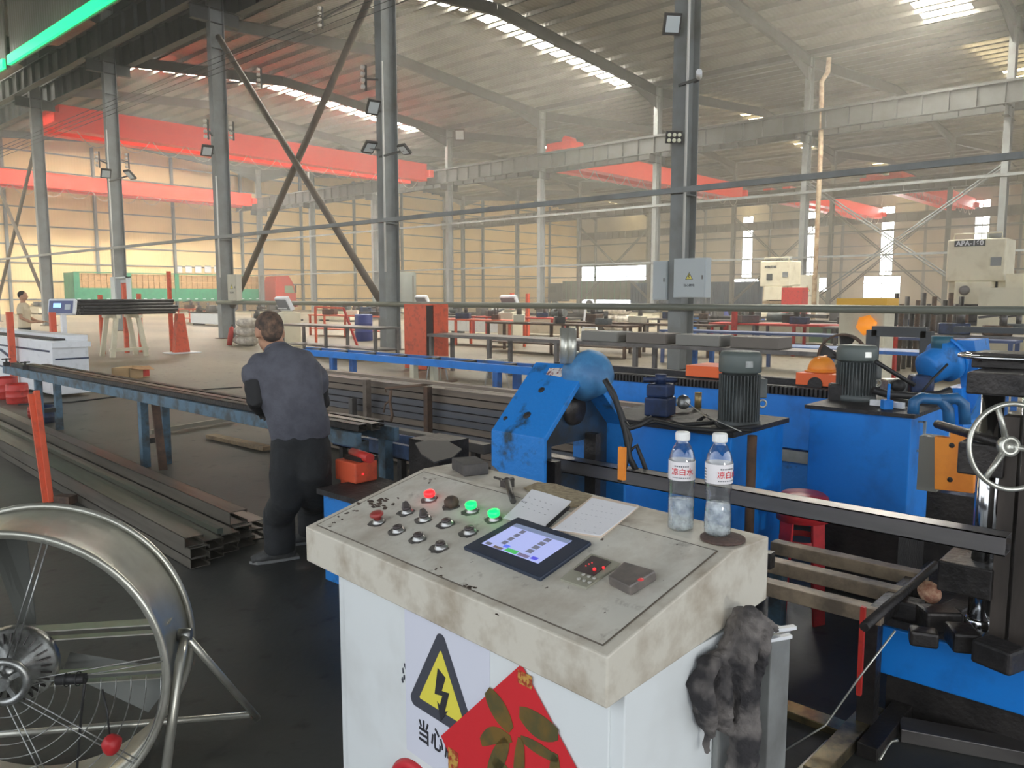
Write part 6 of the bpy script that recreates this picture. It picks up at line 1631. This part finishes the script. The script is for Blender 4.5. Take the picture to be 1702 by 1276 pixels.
# around the bending person and the locker
g_ = G(478, 575); cnc((g_.x, g_.y, 0), 0.0, 'cream control cabinet with grey keypad head right behind the bending person', 1.12)
g_ = G(545, 592); g2 = G(545, 590)
workbench((g_.x + .3, g_.y, 0), 4.4, .8, .82, math.pi / 2, M_steelbar, 'steel bench with dark legs between the bending person and the blue drum', True)
g_ = G(520, 560); bender((17.5, g_.y + 2.5, 0), math.pi / 2, 'white-bodied tube machine behind the steel bench, left of the blue drum', M_white)
g_ = G(605, 566); drum((g_.x, g_.y, 0), 'dark blue plastic drum beside the column', mat('drum_blue', (34, 50, 120), .4), .95, .32)
g_ = G(412, 575); sacks((g_.x, g_.y, 0), 'white bulging sack piled behind the bending person', 5, 1.0)
t = thing('leaning_rack', 'orange-red angled steel frame leaning beside the blue drum', 'rack', (0, 0, 0))
a_ = G(596, 580); b_ = P(571, 512, d=(a_ - _C).dot(_fd)); a2 = a_ + Vector((0, 2.2, 0)); 
MB().bar(a_, b_, .06).build('rack_upright', M_redp, t); c2_ = P(524, 510, d=(a_ - _C).dot(_fd) + 1.0); MB().bar(b_, c2_, .06).build('rack_rail', M_orange, t); MB().bar(Vector((c2_.x, c2_.y, 0)), c2_, .06).build('rack_upright', M_orange, t)
# orange locker
la = P(672, 612, z=0); lcab = thing('locker', 'tall orange locker with a dark gap between its doors', 'locker', (11.6, 12.6, 0))
lx = 11.3; ya = P(672, 560, x=lx).y; yb = P(708, 560, x=lx).y; ht = 1.40
xe = P(745, 560, y=yb).x
MB().b2((lx + .02, yb + .02, .05), (xe, ya, ht)).build('locker_body', mat('dark_interior', (52, 40, 38), .8), lcab, world=True)
MB().b2((lx, yb, .02), (lx + .02, ya, ht + .02)).build('locker_door', M_orange, lcab, world=True, bevel=.004)
xm_ = P(721, 560, y=yb).x; MB().b2((xm_, yb - .005, .02), (xe, yb + .015, ht)).build('locker_door', M_orange, lcab, world=True)
MB().b2((lx + .0, yb, ht), (xe, ya, ht + .03)).build('locker_top', M_orange, lcab, world=True)
# extinguisher leaning by the column
g_ = G(386, 574); t = thing('fire_extinguisher', 'red fire extinguisher at the foot of the column behind the bending person', 'fire extinguisher', (g_.x, g_.y, 0))
MB().tube([(-.1, .0, .012), (0, .0, .55), (0.02, .0, .62)], [.085, .085, .03], 14).build('cylinder', M_redp, t); MB().tube([(.02, 0, .62), (.03, 0, .68)], .025, 8).build('valve', M_black, t)

# second blue conveyor behind the tube bundle
cv = thing('conveyor', 'long bright blue conveyor rail table behind the tube bundle', 'conveyor', (6.7, 6.5, 0))
for x_ in (6.75, 7.1): MB().b2((x_ - .03, 2.6, .71), (x_ + .03, 10.9, .80)).build('side_rail', M_bluel if x_ > 7 else M_blue, cv, world=True)
for k in range(12): MB().cyl((6.78, 3 + k * .68, .775), (7.07, 3 + k * .68, .775), .028, 10).build('roller', M_darkmetal, cv, world=True)
for yy in (9.7, 7.9, 6.4, 5.35, 4.3, 2.9):
    for x_ in (6.75, 7.1): MB().b2((x_ - .04, yy - .04, 0), (x_ + .04, yy + .04, .71)).build('leg', M_bluel if yy != 7.9 else M_cream, cv, world=True)
# long steel benches towards the first row
workbench((11.4, 8.2, 0), 8.6, .7, .82, math.pi / 2, M_steelbar, 'long grey steel bench behind the blue conveyor, loaded with dark boxes', False, .06, 6)
for i in range(4):
    o = MB().b2((-.25, -.38, 0), (.25, .38, .17)).build('parts_bin', mat('bin_grey', (128, 126, 120), .6) if i % 2 else mat('bin_brown', (108, 100, 92), .6), bevel=.01); o.location = (11.4, 5.3 + i * .95, .822)
    tag(o, ('brown', 'grey')[i % 2] + ' metal parts bin on the long steel bench, ' + ('nearest the column', 'second from the column', 'third from the column', 'nearest the locker')[i], 'bin')
for i, (yy, xx) in enumerate(((10.6, 9.6), (9.4, 9.9))):
    t = thing('stool', ('low steel stool beside the orange locker', 'steel stool in front of the long bench')[i], 'stool', (xx, yy, 0))
    MB().box((0, 0, .5), (.34, .34, .03), RZ(.5)).build('seat', M_galv, t)
    for k in range(4):
        th = k * math.pi / 2 + .5; MB().bar((.13 * math.cos(th), .13 * math.sin(th), .49), (.22 * math.cos(th), .22 * math.sin(th), .0), .02).build('leg', M_chrome, t)
# blue benches right of the column
workbench((12.6, 3.4, 0), 7.2, .7, .80, math.pi / 2, M_bluel, 'lower blue bench right of the nearest column', False, .05, 4)
workbench((16.9, 6.6, 0), 7.4, .7, .80, math.pi / 2, mat('slate_blue_bench', (70, 88, 130), .5), 'farther slate blue bench right of the nearest column', False, .05, 4)
for i, (u, v, vt) in enumerate(((1219, 588, 510), (1205, 585, 540), (1482, 628, 545))):
    g_ = G(u, v); hh_ = P(u, vt, d=(g_ - _C).dot(_fd)).z; o = MB().b2((-.06, -.06, 0), (.06, .06, hh_)).build('red_post', M_redp); o.location = (g_.x, g_.y, 0)
    tag(o, ('tall red post left of the blue benches', 'short red post beside the tall red one', 'red post seen beside the old round fan')[i], 'post')
# old round fan on the bed
q = P(1400, 592, x=8.2); t = thing('round_fan', 'old brown round floor fan behind the second grey motor', 'fan', q)
ax = (-_fw - _rt * .5).normalized(); R_ = P(1400, 554, x=8.2).z - q.z
mb = MB(); mb.lathe([(R_, -.1), (R_, .12), (R_ - .02, .12), (R_ - .02, -.1), (R_, -.1)], (0, 0, 0), ax, 36, cap=False); mb.build('drum', M_rust, t)
for k in range(4):
    th = k * math.pi / 2 + .6; a = ax.orthogonal().normalized(); b = ax.cross(a); d = a * math.cos(th) + b * math.sin(th); e = ax.cross(d)
    MB().prism([d * .04 - e * .02, d * (R_ * .9) - e * .09, d * (R_ * .92) + e * .07 + ax * .05, d * .04 + e * .03 + ax * .03], ax * .006).build('blade', M_darkmetal, t)
MB().lathe([(.06, -.08), (.06, .06), (0, .07)], (0, 0, 0), ax, 16).build('hub', M_darkmetal, t)
MB().bar((0, 0, -R_), (0, 0, -q.z), .1).build('pedestal', M_rust, t); MB().box((0, 0, -q.z + .03), (.5, .5, .05)).build('foot', M_rust, t)

# presses
def press(loc, rz, s, label, name_txt, dial_round, h=3.4):
    t = thing('power_press', label, 'press', loc, rz)
    W_ = .74 * s
    MB().b2((-.5 * s, -W_, 0), (.9 * s, W_, .95 * s)).build('press_base', M_cream, t, bevel=.04)
    for y_ in (-1, 1): MB().b2((0, y_ * W_ - .22 * s if y_ > 0 else -W_, .9 * s), (.9 * s, y_ * W_ if y_ > 0 else -W_ + .22 * s, 2.3 * s)).build('side_frame', M_cream, t, bevel=.02)
    MB().b2((-.35 * s, -W_, 2.2 * s), (.95 * s, W_, h * s)).build('press_crown', M_cream, t, bevel=.04)
    MB().b2((-.45 * s, -.46 * s, 1.55 * s), (.1 * s, .46 * s, 2.2 * s)).build('ram', M_cream, t, bevel=.02)
    MB().b2((-.5 * s, -.5 * s, 1.38 * s), (.15 * s, .5 * s, 1.50 * s)).build('die_plate', M_wood, t)
    MB().b2((-.42 * s, -.6 * s, .95 * s), (.3 * s, .6 * s, 1.05 * s)).build('bolster', M_darkmetal, t)
    MB().b2((.3 * s, -.6 * s, 1.0 * s), (.34 * s, .6 * s, 2.2 * s)).build('throat_plate', M_darkmetal, t)
    if dial_round: MB().lathe([(.14 * s, 0), (.14 * s, .04), (.1 * s, .05), (0, .05)], (-.45 * s, .2 * s, 1.95 * s), (-1, 0, 0), 22).build('balance_dial', M_steelbar, t)
    else: MB().box((-.37 * s, .25 * s, 2.65 * s), (.05, .28 * s, .3 * s)).build('square_dial', M_steel_d, t)
    MB().cyl((.4 * s, -.3 * s, h * s), (.4 * s, -.3 * s, (h + .22) * s), .2 * s).build('top_motor', M_steel, t)
    mb = MB(); mb.tube([(-.2 * s, -.6 * s, (h + .02) * s), (-.2 * s, -.6 * s, (h + .16) * s), (-.2 * s, .6 * s, (h + .16) * s), (-.2 * s, .6 * s, (h + .02) * s)], .02 * s, 6); mb.build('top_rail', M_cream, t)
    MB().box((-.36 * s, -.52 * s, 2.75 * s), (.04, .26 * s, .24 * s)).build('makers_plate', M_steel, t)
    if name_txt:
        MB().box((-.355 * s, .16 * s, (h - .12) * s), (.02, .78 * s, .17 * s)).build('name_plate', M_steel_d, t)
        text(name_txt, .19 * s, M_white, t, (-.372 * s, .16 * s, (h - .12) * s), (math.pi / 2, 0, -math.pi / 2), 'name_lettering', bold=.004)
    return t
g_ = P(1618, 480, x=23.0); s2 = (P(1618, 397, x=23.0).z) / 3.4
pr2 = press((23.3, g_.y, 0), .0, s2, 'large cream press with APA-160 lettering across its top', 'APA-160', True)
sd2 = MB().b2((-.5, -1.35, 1.15), (-.3, -.74, 2.15)).build('control_box', M_cream, pr2)
g_ = P(1292, 480, x=34.0); s1 = P(1292, 434, x=34.0).z / 3.4
pr1 = press((34.0, g_.y, 0), .0, s1, 'smaller cream press with a square dial before the blue container', None, False)
for k in range(8): MB().box((-.36 * s1, (.48 - k * .075) * s1, 3.12 * s1), (.02, .05 * s1, .12 * s1 * (1 if k % 3 else .8))).build('plate_mark', M_steel_d, pr1)
q = P(1321, 492, x=31.0); hA = P(1321, 478, x=31.0).z; o = MB().b2((-.3, -.42, 0), (.3, .42, hA)).build('red_cabinet', M_redp, bevel=.01); o.location = (31.0, q.y, 0); tag(o, 'red upright cabinet right of the smaller cream press', 'cabinet')
o = MB().b2((-.3, -.6, 0), (.3, .6, 1.8)).build('steel_cabinet', M_cream); q = P(1680, 480, x=22); o.location = (22, q.y, 0); tag(o, 'cream cabinet at the picture edge right of the APA-160 press', 'cabinet')
q = P(1440, 540, x=15.9); t = thing('control_cabinet', 'white box cabinet with yellow sheet on top and an orange helmet-shaped lamp', 'control cabinet', (15.9, q.y, 0))
hh_ = P(1440, 508, x=15.9).z; MB().b2((-.3, -.42, 0), (.3, .42, hh_)).build('cabinet_body', M_cream, t, bevel=.02)
MB().b2((-.35, -.46, hh_), (.35, .46, hh_ + .14)).build('yellow_sheet', mat('yellow_sheet', (222, 170, 52), .6), t)
MB().lathe([(.0, -.05), (.17, -.05), (.2, .0), (.15, .06), (0, .07)], (-.36, -.12, hh_ - .36), (-1, 0, 0), 6).build('orange_lamp', mat('orange_lamp', (246, 150, 40), .4, emit=((255, 150, 30), .35)), t)

# scattered machines across the far bays; each is placed on the floor where it stands
spots = [  # u, x, kind, size, colour, label
    (705, 22, 'cnc', 1.15, None, 'small control cabinet seen just above the orange locker'),
    (850, 20, 'cnc', 1.15, None, 'control cabinet with tilted head beside the two slim orange posts'),
    (735, 27, 'bend', 1.1, M_cream, 'cream tube machine behind the orange locker'),
    (800, 24, 'bend', 1.1, M_white, 'white tube machine left of the tilted control cabinet'),
    (900, 24.8, 'bend', 1.1, M_cream, 'cream tube machine right of the slim orange posts'),
    (560, 30, 'bend', 1.1, M_cream, 'cream tube machine behind the foot of the big X brace'),
    (620, 34, 'bend', 1.2, M_blued, 'navy tube machine left of the column above the drum'),
    (450, 26, 'bend', 1.1, M_cream, 'cream tube machine in front of the red truck cab'),
    (960, 30, 'bend', 1.2, M_darkmetal, 'dark tube machine below the bright gate'),
    (1040, 36, 'bend', 1.2, M_cream, 'cream tube machine under the covered truck'),
    (1190, 29, 'bend', 1.2, M_blue, 'blue tube machine right of the nearest column'),
    (1250, 24, 'bend', 1.1, M_cream, 'cream tube machine at the foot of the smaller press'),
    (1390, 26, 'bend', 1.2, mat('machine_green', (96, 124, 100), .5), 'green tube machine right of the cream downpipe'),
    (1500, 25, 'bend', 1.2, M_darkmetal, 'dark tube machine left of the APA-160 press'),
    (1465, 34, 'bend', 1.2, M_cream, 'cream tube machine below the low bright window'),
    (1545, 32, 'bend', 1.2, M_rust, 'rusty tube machine under the far X brace'),
    (350, 21, 'bend', 1.1, M_white, 'white tube machine beyond the column left of the bending person'),
    (60, 24, 'bend', 1.1, M_cream, 'cream tube machine behind the person in pale T-shirt'),
    (145, 27, 'bend', 1.1, M_blued, 'navy tube machine under the green trailer end'),
]
for (u, x, kd, s, m, lab) in spots:
    q = P(u, 505, x=x)
    if kd == 'cnc': cnc((x, q.y, 0), 0, lab, s)
    else: bender((x, q.y, 0), math.pi / 2, lab, m, s)
bn = [(585, 19, 5, M_orange, 'orange-red topped bench behind the blue drum'), (640, 24, 5, M_steelbar, 'grey bench far behind the orange locker'), (770, 18.5, 5, M_orange, 'red-edged bench right of the orange locker'), (860, 21.6, 4, M_redp, 'red bench under the slim orange posts'),
      (930, 17.2, 5, M_rust, 'rusty bench left of the white ladder'), (1060, 19, 5, M_rust, 'rusty bench behind the white sacks'), (1170, 23.4, 4, M_steelbar, 'grey bench holding springs by the nearest column'), (1330, 21.1, 5, M_redp, 'long red rail bench below the smaller press'),
      (1410, 22.0, 5, M_steelbar, 'grey bench behind the old round fan'), (1560, 19.9, 5, M_steelbar, 'grey bench in front of the APA-160 press'), (330, 22.5, 4, M_orange, 'orange-red bench left of the column behind the person'), (1660, 17.5, 2.5, M_steelbar, 'grey bench at the picture edge behind the handwheel')]
for i, (u, x, L_, m, lab) in enumerate(bn):
    q = P(u, 510, x=x); workbench((x, q.y, 0), L_, .8, .85, math.pi / 2, m, lab, i % 2 == 0)
    for j in range(3):
        mm = (M_darkmetal, M_cream, M_rust, M_blued, M_motor)[(i + j) % 5]
        clutter((x, q.y + (j - 1) * L_ * .3, .852), '%s fixture %s %s' % ({0: 'dark', 1: 'cream', 2: 'rusty', 3: 'navy', 4: 'grey'}[(i + j) % 5], ('near end of', 'middle of', 'far end of')[j], lab.replace('long ', '').replace('in front of the APA-160 press', 'before the APA-160 press')), 'clamping_fixture', 'fixture', mm, .8 + .3 * ((i * 3 + j) % 3) / 2)
# slim orange posts, ladder, sacks, drums
for i, (u, v0, v1) in enumerate(((851, 560, 487), (877, 560, 488))):
    g_ = G(u, 560); hh_ = P(u, v1, d=(g_ - _C).dot(_fd)).z; o = MB().b2((-.06, -.06, 0), (.06, .06, hh_)).build('orange_post', M_orange); o.location = (g_.x, g_.y, 0)
    tag(o, ('slim orange post left of its twin, beside the tilted control cabinet', 'slim orange post nearer the far column, right of its twin')[i], 'post')
g_ = G(980, 566); t = thing('step_ladder', 'white step ladder standing by the rusty bench', 'ladder', (g_.x, g_.y, 0), YAW - math.pi / 2)
hh_ = P(980, 514, d=(g_ - _C).dot(_fd)).z
for s_ in (-1, 1):
    MB().bar((s_ * .28, -.1, 0), (s_ * .16, .1, hh_), .06, .04).build('rail', M_white, t); MB().bar((s_ * .30 + .05, .6, 0), (s_ * .18 + .02, .12, hh_), .05, .03).build('back_rail', M_white, t)
for k in range(4): MB().b2((-.25 + k * .02, -.1 + k * .045, .25 + k * (hh_ - .3) / 4), (.25 - k * .02, .04 + k * .045, .28 + k * (hh_ - .3) / 4)).build('step', M_white, t)
g_ = G(1035, 552); sacks((g_.x, g_.y, .02), 'white woven sack in the pile right of the step ladder', 6, 1.3)
g_ = G(1195, 552); drum((g_.x, g_.y, 0), 'navy drum beside the tall red post', mat('drum_navy', (44, 52, 110), .5), 1.0, .5)
g_ = G(1520, 552)
for i in range(16):
    u = 1470 + i * 9; q = P(u, 520, x=18.2 + (i % 3) * .5); o = MB().cyl((0, 0, 0), (.05, 0, 1.35 + (i * 7 % 5) * .08), .05, 8).build('standing_bar', (M_rust, M_steelbar, M_darkmetal)[i % 3]); o.location = (q.x, q.y, 0)
    tag(o, ('rusty', 'grey', 'dark')[i % 3] + ' upright bar in the rack before the APA-160 press, ' + ('first', 'second', 'third', 'fourth', 'fifth', 'sixth', 'seventh', 'eighth', 'eighth', 'seventh', 'sixth', 'fifth', 'fourth', 'third', 'second', 'first')[i] + (' from the helmet-lamp side' if i < 8 else ' from the press side'), 'bar', ('rusty', 'grey', 'dark')[i % 3] + ' bars standing in the rack')
# dark rack frame behind the second motor
t = thing('steel_gantry', 'dark square frame standing behind the valves, left of the blue gearmotor', 'frame', (0, 0, 0))
a_ = P(1450, 548, x=6.6); b_ = P(1540, 556, x=6.6)
MB().b2((6.58, b_.y, a_.z - .05), (6.66, a_.y, a_.z + .03)).build('top_bar', M_steel_d, t)
for yy in (a_.y, b_.y): MB().b2((6.58, yy - .04, 0), (6.66, yy + .04, a_.z)).build('upright', M_steel_d, t)
q = P(1620, 548, x=6.4); o = MB().b2((6.4, -2.0, q.z - .02), (6.46, P(1585, 548, x=6.4).y, q.z + .02)).build('long_bar', M_steel_d); o['label'] = 'x'
tag(o, 'long dark horizontal bar at the height of the upper handwheel', 'bar')
for yy in (-1.5, .6): MB().b2((6.4, yy, 0), (6.46, yy + .05, q.z)).build('bar_leg', M_steel_d, o)
# red and blue cans by the run-out table
for i, (u, v, r, h, m, lab) in enumerate(((10, 628, .16, .34, M_redp, 'dull red can on the floor at the picture edge under the table end'), (30, 636, .15, .30, M_redp, 'dull red can next to the other one under the table end'), (78, 668, .10, .22, M_blued, 'small blue motor standing under the run-out table'), (58, 660, .08, .15, M_redp, 'small red can under the run-out table'))):
    g_ = G(u, v + 34); drum((g_.x, g_.y, 0), lab, m, h, r)

# ------------------------------------------------------------------ dusty air filling the hall
hz = bpy.data.materials.new('dusty_air'); hz.use_nodes = True
nt = hz.node_tree; nt.nodes.remove(nt.nodes['Principled BSDF'])
vs = nt.nodes.new('ShaderNodeVolumeScatter'); vs.inputs['Color'].default_value = (1.0, 0.95, 0.86, 1)
vs.inputs['Density'].default_value = 0.0042; vs.inputs['Anisotropy'].default_value = 0.45
nt.links.new(vs.outputs['Volume'], nt.nodes['Material Output'].inputs['Volume'])
hb = MB().b2((-28, -24, 0.02), (XW - .3, YW - .3, 15.1)).build('haze', hz)
tag(hb, 'thin dusty haze hanging in the air of the hall', 'haze', kind='stuff')
